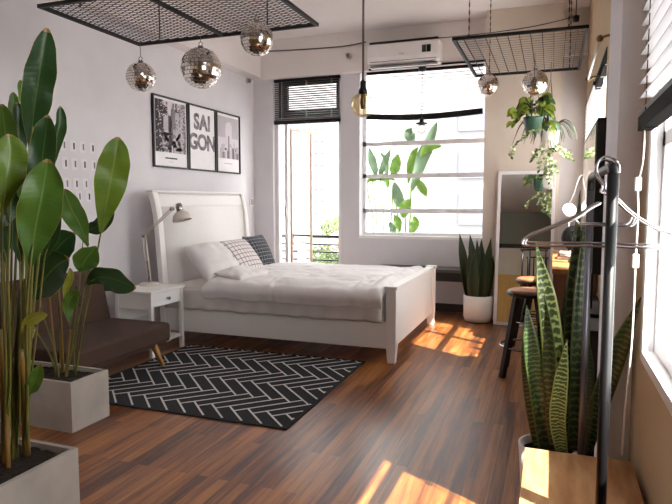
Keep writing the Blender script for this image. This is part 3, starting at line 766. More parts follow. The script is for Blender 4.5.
for (a, b, c_, r, mt) in (((57, 276, 2.88), (61, 330, 2.9), F4, .012, 'cane'), ((48, 282, 2.88), (52, 330, 2.88), F1, .011, 'cane'), ((70, 330, 2.92), (68, 350, 2.92), F2, .011, 'cane')):
    MB().tube(curve(pxpts([a, b, c_]), 10), [r*.7+r*.3*i/10 for i in range(11)], 10).build('stem', mt, fp)

# small white pot at the very left
wp = thing('plant_pot', 'white round pot at the left edge behind the nearest planter', 'pot', (-2.75, 2.25, 0))
pc = atZ(-6, 388, .33)
MB().lathe([(0, 0), (.10, 0), (.125, .33), (.112, .33), (.09, .03), (0, .03)], (pc.x, pc.y, 0), 24).build('pot', 'pot_white', wp)
MB().lathe([(0, .29), (.113, .29)], (pc.x, pc.y, 0), 24).build('soil', 'soil', wp)

# ------------------------------------------------------------------ posters
def poster(name, label, y0, y1, z0, z1):
    root = thing(name, label, 'poster', (XL, (y0+y1)/2, z0), 'framed city posters')
    f = MB(); fw = .018; f.frame(y0, y1, 'y', XL+.002, XL+.03, z0, z1, fw); f.build('picture_frame', 'frame_black', root, .002)
    MB().box(XL+.003, XL+.012, y0+fw, y1-fw, z0+fw, z1-fw).build('backing', 'paper', root)
    return root
def p_at(x, y): return atX(x, y, XL+.02)
pa = [p_at(152, 92), p_at(187.5, 100), p_at(188, 101), p_at(215.5, 106.5), p_at(216, 107), p_at(239.5, 112)]
pz1 = 2.545; pz0 = p_at(170, 168).z
XPp = XL+.013
def quad(mb, y0, y1, z0, z1, mi, lift=0): mb.box(XPp+lift, XPp+lift+.001, y0, y1, z0, z1, mi)
def skyline(root, y0, y1, z0, z1, kind):
    mats = ['ink', 'ink_mid', 'ink_light', 'ink_pale', 'paper']; mb = MB(); h = z1-z0; wd = y1-y0
    quad(mb, y0, y1, z0, z1, 3)
    rnd = random.Random(kind)
    if kind == 1:
        for k in range(60):
            u = rnd.random(); u = u*.42 if k % 2 else 1-u*.38
            bw = .03+.07*rnd.random(); top = z0+h*(1.0-.75*abs(rnd.random())*(1-abs(u-.5)*1.4))
            quad(mb, max(y0, y0+wd*u-bw*wd), min(y1, y0+wd*u+bw*wd), z0, min(z1, top), rnd.choice([0, 1, 0, 1, 2]), .0006+.0001*k)
        for k in range(260):
            u = rnd.random(); u = u*.4 if k % 2 else 1-u*.36; z = z0+h*rnd.random()*.95
            quad(mb, max(y0, y0+wd*u-.008), min(y1, y0+wd*u+.008), z, min(z1, z+.012), rnd.choice([0, 2, 3]), .0085)
        quad(mb, y0+wd*.52, y0+wd*.64, z0+h*.3, z0+h*.86, 1, .0088); quad(mb, y0+wd*.56, y0+wd*.60, z0+h*.86, z0+h*.97, 1, .0088)
        for k in range(70):
            u = .2+.65*rnd.random(); z = z0+h*.42*rnd.random()
            quad(mb, y0+wd*u-.02, y0+wd*u+.02, z, z+.02+.02*rnd.random(), rnd.choice([0, 1, 2]), .009)
    else:
        quad(mb, y0, y1, z0+h*.72, z1, 2, .0003); quad(mb, y0, y1, z0+h*.5, z0+h*.72, 2, .0002)
        quad(mb, y0+wd*.36, y0+wd*.68, z0+h*.3, z0+h*.82, 3, .0008); quad(mb, y0+wd*.42, y0+wd*.62, z0+h*.82, z0+h*.88, 3, .0008)
        for k in range(46):
            u = rnd.random(); bw = .02+.05*rnd.random(); top = z0+h*(.12+.3*rnd.random()*rnd.random()+.06*rnd.random())
            quad(mb, max(y0, y0+wd*u-bw*wd), min(y1, y0+wd*u+bw*wd), z0, top, rnd.choice([1, 2, 2, 3, 0]), .001+.0001*k)
        quad(mb, y0+wd*.48, y0+wd*.53, z0, z0+h*.55, 1, .0065)
    mb.build('print', mats, root)
p1 = poster('framed_poster', 'black-framed poster of a dense street of towers, nearest the plant', pa[0].y, pa[1].y-.005, pz0, pz1)
skyline(p1, pa[0].y+.045, pa[1].y-.05, pz0+.17, pz1-.04, 1)
mb = MB(); yc = (pa[0].y+pa[1].y)/2; quad(mb, yc-.11, yc+.11, pz0+.10, pz0+.115, 0); quad(mb, yc-.05, yc+.05, pz0+.065, pz0+.07, 1); mb.build('caption', ['ink', 'ink_light'], p1)
p2 = poster('framed_poster', 'black-framed poster with the letters SAI GON, middle of the three', pa[2].y, pa[3].y-.005, pz0, pz1)
p3 = poster('framed_poster', 'black-framed pale poster of a single skyscraper, nearest the window corner', pa[4].y, pa[5].y, pz0, pz1)
skyline(p3, pa[4].y+.04, pa[5].y-.04, pz0+.19, pz1-.05, 3)
mb = MB(); yc = (pa[4].y+pa[5].y)/2; quad(mb, yc-.1, yc+.1, pz0+.12, pz0+.13, 1); mb.build('caption', ['ink_mid', 'ink_light'], p3)
M['letter_print'] = mat('letter_print', '#4d464b', '#a79fa5', rough=.8, scale=9, stretch=(1, 2, 1))
def text_obj(body, name, size, loc, rot, parent, m, bold=.0, spacing=1.0, ext=.001):
    cu = bpy.data.curves.new(name, 'FONT'); cu.body = body; cu.size = size; cu.extrude = ext; cu.offset = bold; cu.align_x = 'CENTER'; cu.align_y = 'CENTER'
    cu.space_character = spacing
    tmp = bpy.data.objects.new(name+'_src', cu); C.objects.link(tmp)
    dg = bpy.context.evaluated_depsgraph_get(); me = bpy.data.meshes.new_from_object(tmp.evaluated_get(dg))
    bpy.data.objects.remove(tmp)
    o = bpy.data.objects.new(name, me); C.objects.link(o); me.materials.clear(); me.materials.append(M[m])
    o.parent = parent; o.location = V(loc)-WL[parent.name]; o.rotation_euler = rot; WL[o.name] = V(loc); return o
yc = (pa[2].y+pa[3].y)/2
zl1, zl2 = p_at(201, 123).z, p_at(201, 143).z
text_obj('SAI', 'lettering', .25, (XPp+.001, yc, zl1), (PI/2, 0, PI/2), p2, 'letter_print', .010, 1.05)
text_obj('GON', 'lettering', .25, (XPp+.001, yc, zl2), (PI/2, 0, PI/2), p2, 'letter_print', .010, .95)

# ------------------------------------------------------------------ card organiser on the left wall
cd = thing('hanging_card_chart', 'white wall chart of small cards in rows, above the sofa', 'wall chart', (XL, 4.3, 1.7))
c00, c11 = atX(58, 138, XL+.01), atX(99, 204, XL+.01)
yA, yB_, zA, zB = c00.y-.1, c11.y+.02, 1.36, 1.93
MB().box(XL+.001, XL+.006, yA, yB_, zA, zB).build('sheet', 'wall_paint', cd)
rows = (147, 164.5, 184, 196.5)
for i, ry in enumerate(rows):
    z = atX(82, ry, XL+.01).z
    for k in range(4 if i < 3 else 3):
        y = atX([64, 73.5, 83, 92.5][k]+(1.5*i if i < 3 else 6), ry, XL+.01).y
        c = MB().box(XL+.0065, XL+.008, y-.04, y+.03, z-.05, z+.05).build('card', 'card_pale', cd)
        MB().box(XL+.008, XL+.012, y+.0, y+.013, z-.028, z+.028).build('figure', 'ink' if (i+k) % 2 else 'ink_mid', c)

# ------------------------------------------------------------------ gratings with disco balls
def grating(name, label, x0, x1, y0, y1, z, kind, chains):
    root = thing(name, label, 'hanging grid', ((x0+x1)/2, (y0+y1)/2, z), 'ceiling grids')
    f = MB(); e = .024
    f.box(x0, x1, y0, y0+e, z-.012, z+.012).box(x0, x1, y1-e, y1, z-.012, z+.012).box(x0, x0+e, y0+e, y1-e, z-.012, z+.012).box(x1-e, x1, y0+e, y1-e, z-.012, z+.012)
    if kind == 'diamond': f.box((x0+x1)/2-.012, (x0+x1)/2+.012, y0+e, y1-e, z-.012, z+.012)
    f.build('rim', 'black_matte', root)
    g = MB()
    if kind == 'diamond':
        for sgn in (1, -1):
            dx, dy = math.cos(.45), sgn*math.sin(.45); step = .062/abs(math.sin(.45))*.62
            s = x0-3
            while s < x1+3:
                p = V((s, y0, z)); L = (y1-y0)/abs(dy)
                yy0 = y0 if sgn > 0 else y1
                a = V((s, yy0, z)); b = a+V((dx, dy, 0))*L
                # clip in x
                if b.x > x0 and a.x < x1:
                    ta = max(0, (x0-a.x)/(b.x-a.x)); tb = min(1, (x1-a.x)/(b.x-a.x))
                    if tb > ta: g.bar(a.lerp(b, ta), a.lerp(b, tb), .0045, .003)
                s += step
    else:
        k = 1
        while x0+k*.085 < x1: g.bar((x0+k*.085, y0, z), (x0+k*.085, y1, z), .006, .006); k += 1
        k = 1
        while y0+k*.075 < y1: g.bar((x0, y0+k*.075, z+.004), (x1, y0+k*.075, z+.004), .003, .002); k += 1
    g.build('mesh_grid', 'black_matte', root)
    for (cx, cy_) in chains:
        c = MB(); zz = z; n = int((ZC-z)/.03)
        for k in range(n+1):
            c.bar((cx, cy_, z+k*.03), (cx, cy_, min(ZC, z+k*.03+.034)), .010 if k % 2 else .004, .004 if k % 2 else .010)
        c.build('chain', 'black_metal', root)
    return root
ZG = 2.7
a, b_, c_ = atZ(37, 6, ZG), atZ(138, 45, ZG), atZ(319, 25, ZG)
gl = (a.x, c_.x, a.y, b_.y)
grating('ceiling_grid', 'black diamond-mesh metal grid hung under the ceiling above the sofa', a.x, c_.x, a.y, b_.y, ZG, 'diamond', [(a.x+.25, a.y+.12), (c_.x-.5, a.y+.1), (a.x+.28, b_.y-.1), (c_.x-.35, b_.y-.14)])
a2, b2, c2 = atZ(452, 39, ZG), atZ(478, 76, ZG), atZ(589, 27, ZG)
grating('ceiling_grid', 'black wire grid hung on chains near the right wall above the stools', a2.x, c2.x, a2.y, b2.y, ZG, 'grid', [(a2.x+.13, a2.y+.02), (c2.x-.14, a2.y+.02), (a2.x+.15, b2.y-.05), (c2.x-.1, b2.y-.05)])

def disco(label, px, py, dpx, Y, top):
    c = atY(px, py, Y); dep = (c-CAM).dot(FWD); r = dpx/2/FPX*dep
    root = thing('disco_ball', label, 'disco ball', c, 'mirrored disco balls')
    MB().sphere(c, r*.975, 24, 14).build('core', 'grout', root)
    t = MB(); nr = 17; rnd = random.Random(int(px*7+py))
    for i in range(nr):
        t0, t1 = PI*(i+.06)/nr, PI*(i+.94)/nr; rm = math.sin((t0+t1)/2); n = max(4, int(2*nr*rm))
        for j in range(n):
            a0, a1 = 2*PI*(j+.05)/n, 2*PI*(j+.95)/n; tl = [1+.02*(rnd.random()-.5) for _ in range(4)]
            pts = []
            for (th, an, s) in ((t0, a0, tl[0]), (t0, a1, tl[1]), (t1, a1, tl[2]), (t1, a0, tl[3])):
                pts.append(c+V((math.sin(th)*math.cos(an), math.sin(th)*math.sin(an), math.cos(th)))*r*1.0*s)
            pp = pts + [c+(p-c)*.97 for p in pts]; b = len(t.v); t.v += [tuple(p) for p in pp]
            t.face([b, b+1, b+2, b+3]); t.face([b, b+4, b+5, b+1]); t.face([b+1, b+5, b+6, b+2]); t.face([b+2, b+6, b+7, b+3]); t.face([b+3, b+7, b+4, b])
    t.build('mirror_tiles', 'tile_mirror', root)
    h = MB(); h.lathe([(0, r+.012), (.02, r+.01), (.022, r-.012)], c, 12)
    h.tube([c+V((math.cos(k*PI/6)*.016, 0, r+.026+math.sin(k*PI/6)*.016)) for k in range(12)], .003, 6, closed=True)
    h.build('hook', 'steel', root)
    MB().tube([c+V((0, 0, r+.04)), V((c.x, c.y, top))], .0025, 6).build('string', 'cable_grey', root)
disco('smallest left disco ball, hanging lowest, left of the framed posters', 141, 77, 29, 4.0, ZG)
disco('largest disco ball, hanging above the SAI GON poster', 201, 68, 40, b_.y-.05, ZG)
disco('disco ball overlapping the back corner of the diamond grid, right of the largest ball', 257, 39, 33, b_.y-.35, ZG)
disco('small disco ball under the right grid, nearer the air conditioner', 488, 85, 21, b2.y-.05, ZG)
disco('small disco ball under the right grid, directly above the green hanging pot', 535, 83, 25, b2.y-.5, ZG)

# ------------------------------------------------------------------ pendant bulbs
pd = thing('pendant_lamp', 'amber globe bulb on a dark cord between the two back windows', 'pendant lamp', (-1.05, 3.3, 2))
c = atY(363, 105, 3.3); r = 12.2/FPX*((c-CAM).dot(FWD))
MB().sphere(c, r, 28, 18).build('globe', 'amber_glass', pd)
MB().lathe([(.016, r*.86), (.026, r*.9), (.026, r+.01), (.016, r+.03), (.016, r+.06), (.008, r+.07)], c, 18).build('socket', 'black_metal', pd)
MB().lathe([(.012, r*.9), (.018, r*.2), (.012, -r*.3), (0, -r*.35)], c, 12).build('filament_tube', 'brass', pd)
MB().tube([c+V((0, 0, r+.065)), (c.x, c.y, ZC)], .0065, 8).build('cord', 'cable_grey', pd)
pd2 = thing('pendant_lamp', 'small clear bulb with a black holder before the wide window', 'pendant lamp', (-1.7, YB-.05, 2.5))
c = atY(421.5, 129, YB-.06)
MB().sphere(c, .062, 20, 12).build('globe', 'clear_bulb', pd2)
MB().lathe([(.02, .05), (.075, .062), (.075, .075), (.03, .085), (.026, .13), (.008, .135)], c, 18).build('socket', 'black_metal', pd2)
zt_ = zb
MB().tube([c+V((0, 0, .13)), (c.x, c.y, zt_)], .004, 6).build('cord', 'cable_grey', pd2)
MB().lathe([(0, -.05), (.04, -.05), (.05, -.02), (.05, 0), (0, 0)], (c.x, c.y, zt_), 16).build('ceiling_cup', 'black_metal', pd2)

# ------------------------------------------------------------------ air conditioner
ac = thing('air_conditioner', 'white wall-mounted air conditioner above the wide window', 'air conditioner', (-1.9, YB-.1, 3.3))
q0, q1 = atY(367, 45, YB-.32), atY(439, 36, YB-.32)
ax0, ax1, az1, az0 = q0.x, q1.x, q1.z-.02, atY(436, 61, YB-.32).z
y1_ = YB-.101
bo = MB(); prof = [(y1_, az0), (y1_-.12, az0), (y1_-.20, az0+.04), (y1_-.22, az0+.10), (y1_-.215, az1-.02), (y1_-.19, az1), (y1_, az1)]
b0 = len(bo.v); n = len(prof)
for x in (ax0, ax1): bo.v += [(x, y, z) for (y, z) in prof]
for i in range(n): bo.face([i, (i+1) % n, n+(i+1) % n, n+i])
bo.face(list(range(n))); bo.face([n+i for i in range(n)][::-1]); bo.build('body', 'plastic_white', ac, .008)
MB().box(ax0+.03, ax1-.03, y1_-.205, y1_-.19, az0+.046, az0+.052).box(ax0+.03, ax1-.03, y1_-.19, y1_-.1, az0-.004, az0+.0).build('louver', 'cable_grey', ac)
MB().box(ax0+.02, ax1-.02, y1_-.18, y1_-.02, az1, az1+.03).build('intake_grille', 'black_matte', ac)
lx = atY(422, 42, YB-.32).x
for k in (0, 1): MB().box(lx+k*.058, lx+.05+k*.058, y1_-.223, y1_-.217, az1-.15, az1-.065, 0).build('sticker', 'label_green' if k == 0 else 'black_matte', ac)
MB().box((ax0+ax1)/2-.04, (ax0+ax1)/2+.02, y1_-.2235, y1_-.22, az0+.12, az0+.13).build('logo', 'plastic_grey', ac)
MB().box(lx+.02, lx+.11, y1_-.2225, y1_-.219, az0+.125, az0+.131).build('lettering', 'plastic_grey', ac)
# black track along the lower edge of the beam
tr0 = atY(369, 71, YB-.11).x
tk = MB().box(tr0, px0, YB-.118, YB-.101, zb-.006, zb+.018).build('curtain_track', 'black_metal'); tag(tk, 'thin black track along the beam under the air conditioner', 'curtain track')
rr = MB(); ya = YB-.2
tag(MB().tube(curve([atY(212, 53, YB-.11), atY(260, 51.5, YB-.11), atY(310, 49, YB-.11), atY(345, 46, YB-.11), atY(366, 42, YB-.11)], 20), .008, 6).build('cable', 'cable_grey'), 'thin grey cable looping along the white beam to the air conditioner', 'cable')
cb = curve([atY(439, 38, YB-.12), atY(480, 34, 7.2), atY(530, 27, 6.9), (atY(574, 17, 6.6))], 20)
cbo = thing('cable', 'dark cable strung from the air conditioner to a ceiling hook by the right wall', 'cable', cb[-1])
MB().tube(cb, .006, 6).build('line', 'cable_grey', cbo)
hk = atY(576, 18, 6.6)
MB().tube([hk, (hk.x, hk.y, ZC)], .006, 6).build('hanger_rod', 'black_metal', cbo); MB().lathe([(0, -.04), (.03, -.035), (.035, .02), (0, .03)], hk, 12).build('hook', 'black_metal', cbo)
for (p, lab, nm, ax) in ((atY(349, 56, YB-.101), 'small round grey sensor on the white beam between the windows', 'motion_sensor', (0, -1, 0)), (atX(247, 81, XL), 'small round white sensor high on the left wall by the corner', 'motion_sensor', (1, 0, 0))):
    s = thing(nm, lab, 'sensor', p, 'wall sensors'); p = V(p)
    MB().lathe([(0, 0), (.035, 0), (.035, .012), (.02, .03)], p, 16, axis=ax).build('mount', 'plastic_grey', s); MB().sphere(p+V(ax)*.04, .028).build('eye', 'sensor', s)
sw = thing('wall_switch', 'small white wall switch beside the headboard', 'switch', atX(251.3, 202, XL))
pw = atX(251.3, 202, XL); MB().box(XL+.0, XL+.012, pw.y-.06, pw.y+.06, pw.z-.06, pw.z+.06).build('plate', 'plastic_white', sw, .004); MB().box(XL+.012, XL+.02, pw.y-.03, pw.y+.03, pw.z-.04, pw.z+.04).build('rocker', 'plastic_grey', sw, .003)

# ------------------------------------------------------------------ bench under the wide window
bn = thing('window_bench', 'long dark bench under the wide window behind the bed', 'bench', (-1.6, 7.3, 0))
bz = atY(450, 270, 7.14).z; bzl = atY(450, 282, 7.14).z; bx0 = atY(381, 262, YB-.05).x
bx1 = px0-.015
MB().box(bx0, bx1, 7.14, YB-.014, bz-.035, bz).build('seat', 'bench_wood', bn, .004)
MB().box(bx0+.02, bx1-.02, 7.17, 7.20, bzl, bz-.035).build('apron', 'black_matte', bn)
for x in (bx0+.03, bx1-.09):
    for y in (7.21, YB-.08): MB().box(x, x+.05, y, y+.05, 0, bz-.035).build('leg', 'black_matte', bn)

# ------------------------------------------------------------------ snake plants
def snake_plant(root, leaves, name='leaf'):
    for (pts, W, m_, tw) in leaves:
        pp = pxpts(pts); dep = (pp[1]-CAM).dot(FWD)
        leaf_mb(pp, W*1.15/FPX*dep/2, 'snake', twist=tw, fold=.45, n=18, cross=4).build(name, m_, root, solid=.004)
s1 = thing('snake_plant', 'dark snake plant in a round white pot between bench and standing mirror', 'potted plant', (-.8, 6.86, 0), 'snake plants')
pc = atZ(478, 321, 0.0); pr_ = .172; pc = V((pc.x, pc.y-.02, 0)); ph = atY(478, 296.5, pc.y-.12).z
po = MB().lathe([(0, .012), (pr_*.86, .012), (pr_*.98, .06), (pr_, ph), (pr_-.014, ph), (pr_*.85, .05), (0, .05)], pc, 32).build('pot', 'pot_white', s1)
MB().lathe([(0, 0), (pr_*.8, 0), (pr_*.8, .012), (0, .012)], pc, 24).build('foot', 'black_matte', po)
MB().lathe([(0, ph-.04), (pr_-.01, ph-.04)], pc, 24).build('soil', 'soil', po)
yy = pc.y
snake_plant(s1, [([(469, 300, yy), (464, 268, yy), (459.5, 233, yy)], 9, 'snake_dark', .3), ([(472, 300, yy-.05), (472, 275, yy-.05), (470, 248, yy-.06)], 9, 'snake_dark', -.3), ([(474, 300, yy+.05), (473, 265, yy+.05), (470, 234, yy+.06)], 8, 'snake_dark', .1),
    ([(477, 300, yy-.07), (477, 275, yy-.08), (477, 239, yy-.08)], 9, 'snake_dark', .5), ([(480, 300, yy), (481, 270, yy), (481.5, 239, yy)], 9, 'snake_dark', -.1), ([(483, 300, yy-.05), (486, 270, yy-.06), (491, 238, yy-.08)], 8, 'snake_dark', .2),
    ([(486, 300, yy+.03), (489, 275, yy+.02), (493, 256, yy)], 8, 'snake_dark', .4), ([(475, 300, yy-.1), (474, 280, yy-.12), (475, 252, yy-.13)], 10, 'snake_dark', -.2), ([(481, 300, yy-.1), (483, 282, yy-.11), (485, 257, yy-.12)], 10, 'snake_dark', .3)])

# standing mirror
mr = thing('standing_mirror', 'tall white-framed mirror leaning against the pier by the far plant', 'mirror', (-.3, 6.85, 0))
ma = atZ(492, 327, 0); mtop = atY(498.5, 172, YP-.03); mX0 = (ma.x+mtop.x)/2; mX1 = atY(556, 175, YP-.03).x
m0y, m1y, mh = 6.885, YP-.035, mtop.z
ang = math.atan2(m1y-m0y, mh); ux = V((1, 0, 0)); uz = V((0, math.sin(ang), math.cos(ang))); un = ux.cross(uz)
HL = mh/math.cos(ang)
def mp(x, h, dd): return V((mX0, m0y, 0.004))+ux*x+uz*h-un*dd*-1*-1
def obox(mb, x0, x1, h0, h1, d0, d1, mi=0):
    f = lambda x, h, d_: V((mX0, m0y, .002))+ux*x+uz*h+un*d_
    mb.hexa([f(x0, h0, d0), f(x1, h0, d0), f(x1, h0, d1), f(x0, h0, d1), f(x0, h1, d0), f(x1, h1, d0), f(x1, h1, d1), f(x0, h1, d1)], mi)
mw = mX1-mX0; fw = .035
q = MB(); obox(q, 0, fw, 0, HL, -.03, .012); obox(q, mw-fw, mw, 0, HL, -.03, .012); obox(q, fw, mw-fw, 0, fw, -.03, .012); obox(q, fw, mw-fw, HL-fw, HL, -.03, .012)
q.build('mirror_frame', 'white_frame', mr, .003)
q = MB(); obox(q, fw, mw-fw, fw, HL-fw, -.02, 0); q.build('glass', 'mirror', mr)

# ------------------------------------------------------------------ stools, desk, television
def stool(label, cx, cy_, h, r):
    root = thing('bar_stool', label, 'stool', (cx, cy_, 0), 'dark bar stools')
    MB().lathe([(0, h-.06), (r*.9, h-.055), (r, h-.03), (r*.98, h-.018), (0, h-.018)], (cx, cy_, 0), 28).build('seat', 'dark_wood', root)
    MB().lathe([(r*.92, h-.02), (r*.93, h-.006), (r*.8, h+.002), (0, h+.004)], (cx, cy_, 0), 28).build('seat_pad', 'brown_leather', root)
    for k in range(4):
        a = PI/4+k*PI/2; d_ = V((math.cos(a), math.sin(a), 0))
        MB().bar(V((cx, cy_, h-.05))+d_*r*.7, V((cx, cy_, 0))+d_*r*1.5, .040, .040, up=d_).build('leg', 'dark_wood', root)
    MB().tube([(cx+math.cos(k*PI/12)*r*1.26, cy_+math.sin(k*PI/12)*r*1.26, .24) for k in range(24)], .010, 8, closed=True).build('foot_ring', 'steel', root)
    return root
stool('dark wooden stool with brown leather seat in front of the standing mirror', -.17, 4.95, .70, .16)
s2 = stool('dark stool partly hidden behind the nearer stool, by the bar counter', -.16, 6.05, .66, .165)
bkm = MB(); 
for dx in (-.11, -.04, .04, .11): bkm.tube([(-.16+dx, 6.05+.14, .64), (-.16+dx, 6.05+.17, .92)], .008, 8)
bkm.tube([(-.29, 6.05+.15, .92), (-.16, 6.05+.18, .925), (-.03, 6.05+.15, .92)], .010, 8); bkm.build('wire_back', 'black_metal', s2)
dk = thing('bar_counter', 'narrow wooden bar counter along the right wall beyond the television', 'counter', (.15, 6.1, 0))
DZ = .90
MB().box(.012, XR-.003, 4.70, 6.60, DZ-.04, DZ).build('counter_top', 'desk_wood', dk, .004)
MB().box(.025, XR-.01, 4.73, 4.76, .0, DZ-.04).build('side_panel', 'desk_panel', dk); MB().box(.03, XR-.01, 6.53, 6.56, .0, DZ-.04).build('side_panel', 'desk_panel', dk)
MB().box(XR-.03, XR-.012, 4.76, 6.53, .4, DZ-.04).build('back_panel', 'desk_panel', dk)
for (x, y, zz, w_, l_, h_, mt_, lab) in ((.15, 5.62, DZ, .2, .28, .03, 'book_red', 'red book lying on the bar counter under the cream book'), (.16, 5.63, DZ+.03, .17, .24, .025, 'book_cream', 'cream book on top of the red book on the bar counter')):
    b = thing('book', lab, 'book', (x, y, zz), 'counter books')
    MB().box(x-w_/2, x+w_/2, y-l_/2, y+l_/2, zz, zz+.003).box(x-w_/2, x+w_/2, y-l_/2, y+l_/2, zz+h_-.003, zz+h_).box(x+w_/2-.003, x+w_/2, y-l_/2, y+l_/2, zz+.003, zz+h_-.003).build('cover', mt_, b)
    MB().box(x-w_/2+.004, x+w_/2-.003, y-l_/2+.004, y+l_/2-.004, zz+.003, zz+h_-.003).build('pages', 'paper', b)
# round-headed lamp on the desk
rl = thing('vanity_mirror', 'round pale table mirror on a thin stand, on the bar counter', 'mirror', (.1, 5.9, DZ))
c = atY(569, 210, 5.9); ax_ = (CAM-c); ax_.z = 0; ax_ = (ax_.normalized()+V((.2, 0, .25))).normalized()
MB().lathe([(0, .012), (.058, .012), (.062, .004), (.062, -.012), (0, -.014)], c, 28, axis=ax_).build('face', 'plastic_white', rl)
MB().tube([(c.x, c.y+.02, c.z-.05), (c.x+.01, c.y+.03, DZ+.02)], .008, 8).build('stand', 'steel', rl)
MB().lathe([(0, 0), (.08, 0), (.075, .02), (.01, .035), (0, .035)], (c.x+.01, c.y+.03, DZ), 20).build('base', 'black_metal', rl)
# small fan on the desk
fn = thing('desk_fan', 'black round wire fan standing on the bar counter', 'fan', (.12, 5.2, DZ))
c = atY(574, 238, 5.2); ax_ = V((-.35, -1, .05)).normalized()
g = MB(); u_ = ax_.orthogonal().normalized(); v_ = ax_.cross(u_)
for rad in (.03, .055, .08, .10):
    g.tube([c+ax_*.02*(1-rad/.1)+(u_*math.cos(k*PI/12)+v_*math.sin(k*PI/12))*rad for k in range(24)], .003, 5, closed=True)
for k in range(16):
    a = k*PI/8; g.tube([c+ax_*.02, c+(u_*math.cos(a)+v_*math.sin(a))*.10], .0025, 5)
g.build('grille', 'black_metal', fn)
g = MB()
for k in range(4):
    a = k*PI/2; d1 = u_*math.cos(a)+v_*math.sin(a); d2 = u_*math.cos(a+.7)+v_*math.sin(a+.7)
    g.hexa([c-ax_*.03, c-ax_*.03+d1*.085, c-ax_*.015+d2*.085, c-ax_*.02+d2*.01, c-ax_*.034, c-ax_*.034+d1*.085, c-ax_*.019+d2*.085, c-ax_*.024+d2*.01])
g.build('blades', 'black_matte', fn)
MB().lathe([(0, -.09), (.035, -.085), (.04, -.03), (.1, -.02), (.1, -.012), (0, -.01)], c, 20, axis=ax_).build('housing', 'black_matte', fn)
MB().tube([c-ax_*.06, (c.x+.03, c.y+.06, c.z-.04), (c.x+.03, c.y+.06, DZ+.01)], .012, 8).build('stand', 'black_matte', fn)
MB().lathe([(0, 0), (.07, 0), (.065, .02), (0, .03)], (c.x+.03, c.y+.06, DZ), 20).build('base', 'black_matte', fn)

tv = thing('television', 'black flat television beside the column on the right wall', 'television', (.24, 4.0, .6))
MB().box(.205, .262, 3.36, 4.66, 1.02, 1.835).build('casing', 'black_matte', tv, .004)
MB().box(.201, .2055, 3.385, 4.635, 1.05, 1.81).build('screen', 'screen', tv)
MB().box(.22, .25, 3.95, 4.07, .74, 1.03).build('neck', 'black_matte', tv)
MB().box(.13, .32, 3.75, 4.27, .72, .74).build('base', 'black_matte', tv)
cs = thing('media_console', 'dark low console shelf under the television', 'console', (.2, 4.0, 0))
MB().box(.10, XR-.004, 3.36, 4.66, .685, .72).build('top_board', 'dark_wood', cs, .003)
MB().box(.11, XR-.006, 3.38, 4.64, .28, .31).build('lower_board', 'dark_wood', cs)
for y in (3.37, 4.08, 4.62): MB().box(.11, XR-.006, y, y+.025, 0, .685).build('upright', 'dark_wood', cs)
bg = thing('backpack', 'small dark bag with white straps on the console, beside the far rack pole', 'bag', (.2, 3.6, .6))
c = V((.155, 3.50, .72)); 
cu_ = MB(); cu_.sphere(c+V((0, 0, .13)), .1, 18, 12, sc=(.55, .8, 1.3)); cu_.build('body', 'black_matte', bg)
for e in (-.03, .03): MB().tube(curve([c+V((-.02, e, .26)), c+V((-.06, e, .2)), c+V((-.065, e*1.3, .1)), c+V((-.05, e, .02))], 10), .009, 6).build('strap', 'strap', bg)
for k, (mt_, lab) in enumerate((('book_cream', 'cream box file lying on the lower console board'), ('book_red', 'dark red box file on top of the cream one, lower console board'))):
    b = thing('box_file', lab, 'box', (.22, 3.6, .31+.1*k), 'console boxes')
    MB().box(.13, .31, 3.42, 3.72, .31+.1*k, .38+.1*k).build('body', mt_, b, .004); MB().box(.128, .312, 3.418, 3.722, .38+.1*k, .41+.1*k).build('lid', mt_, b, .003)

# ------------------------------------------------------------------ hanging plants under the right grid
hp = thing('hanging_pothos', 'yellow-green trailing plant in a green pot hung from the right grid', 'hanging plant', (-.18, 5.5, 2), 'hanging plants')
hy = 5.55
c = atY(533, 126, hy); rp = 9/FPX*5.4; 
pp = MB().lathe([(0, -.065), (rp*.72, -.065), (rp, .06), (rp*1.05, .075), (rp*.95, .075), (rp*.68, -.05), (0, -.05)], c, 24).build('pot', 'pot_green', hp)
MB().lathe([(0, .055), (rp*.95, .055)], c, 20).build('soil', 'soil', pp)
hw = MB()
for k in range(3):
    a = k*2*PI/3+.4; hw.tube([c+V((math.cos(a)*rp, math.sin(a)*rp, .07)), V((c.x, c.y, ZG-.2))], .0025, 5)
hw.tube([V((c.x, c.y, ZG-.2)), V((c.x, c.y, ZG))], .003, 5); hw.build('hanger', 'cable_grey', hp)
def foliage(root, c, n, rx, rz0, rz1, size, mats, drop=0, name='leaf', seed=1, droopy=.4):
    rnd = random.Random(seed)
    for k in range(n):
        a = rnd.random()*2*PI; rr_ = (.35+.65*rnd.random())
        base = c+V((math.cos(a)*rx*rr_*.6, math.sin(a)*rx*rr_*.6, rz0+(rz1-rz0)*rnd.random()))
        d_ = V((math.cos(a), math.sin(a), rnd.uniform(-.5, .5))).normalized()
        L = size*(.7+.6*rnd.random())
        p1 = base+d_*L*.5+V((0, 0, .1*L)); p2 = base+d_*L-V((0, 0, droopy*L))
        o = leaf_mb([base, p1, p2], L*.34, 'oval', face=V((rnd.uniform(-.6, .6), -1, rnd.uniform(.2, 1.2))), fold=.3, n=6, cross=4).build(name, mats[k % len(mats)], root)
foliage(hp, c+V((0, 0, .10)), 60, rp*2.0, .0, .12, .085, ['pothos', 'pothos', 'pothos_dark'], seed=3)
foliage(hp, c+V((-.13, -.02, .06)), 10, .08, -.03, .06, .075, ['pothos'], seed=5)
foliage(hp, c+V((.11, -.03, .0)), 14, .07, -.05, .08, .075, ['pothos', 'pothos_dark'], seed=8)
sd = thing('hanging_spider_plant', 'spider plant with thin arching dark leaves, right of the green pot', 'hanging plant', (-.05, 5.9, 2), 'hanging plants')
hy2 = 5.95; c = atY(549, 140, hy2)
rp2 = .095
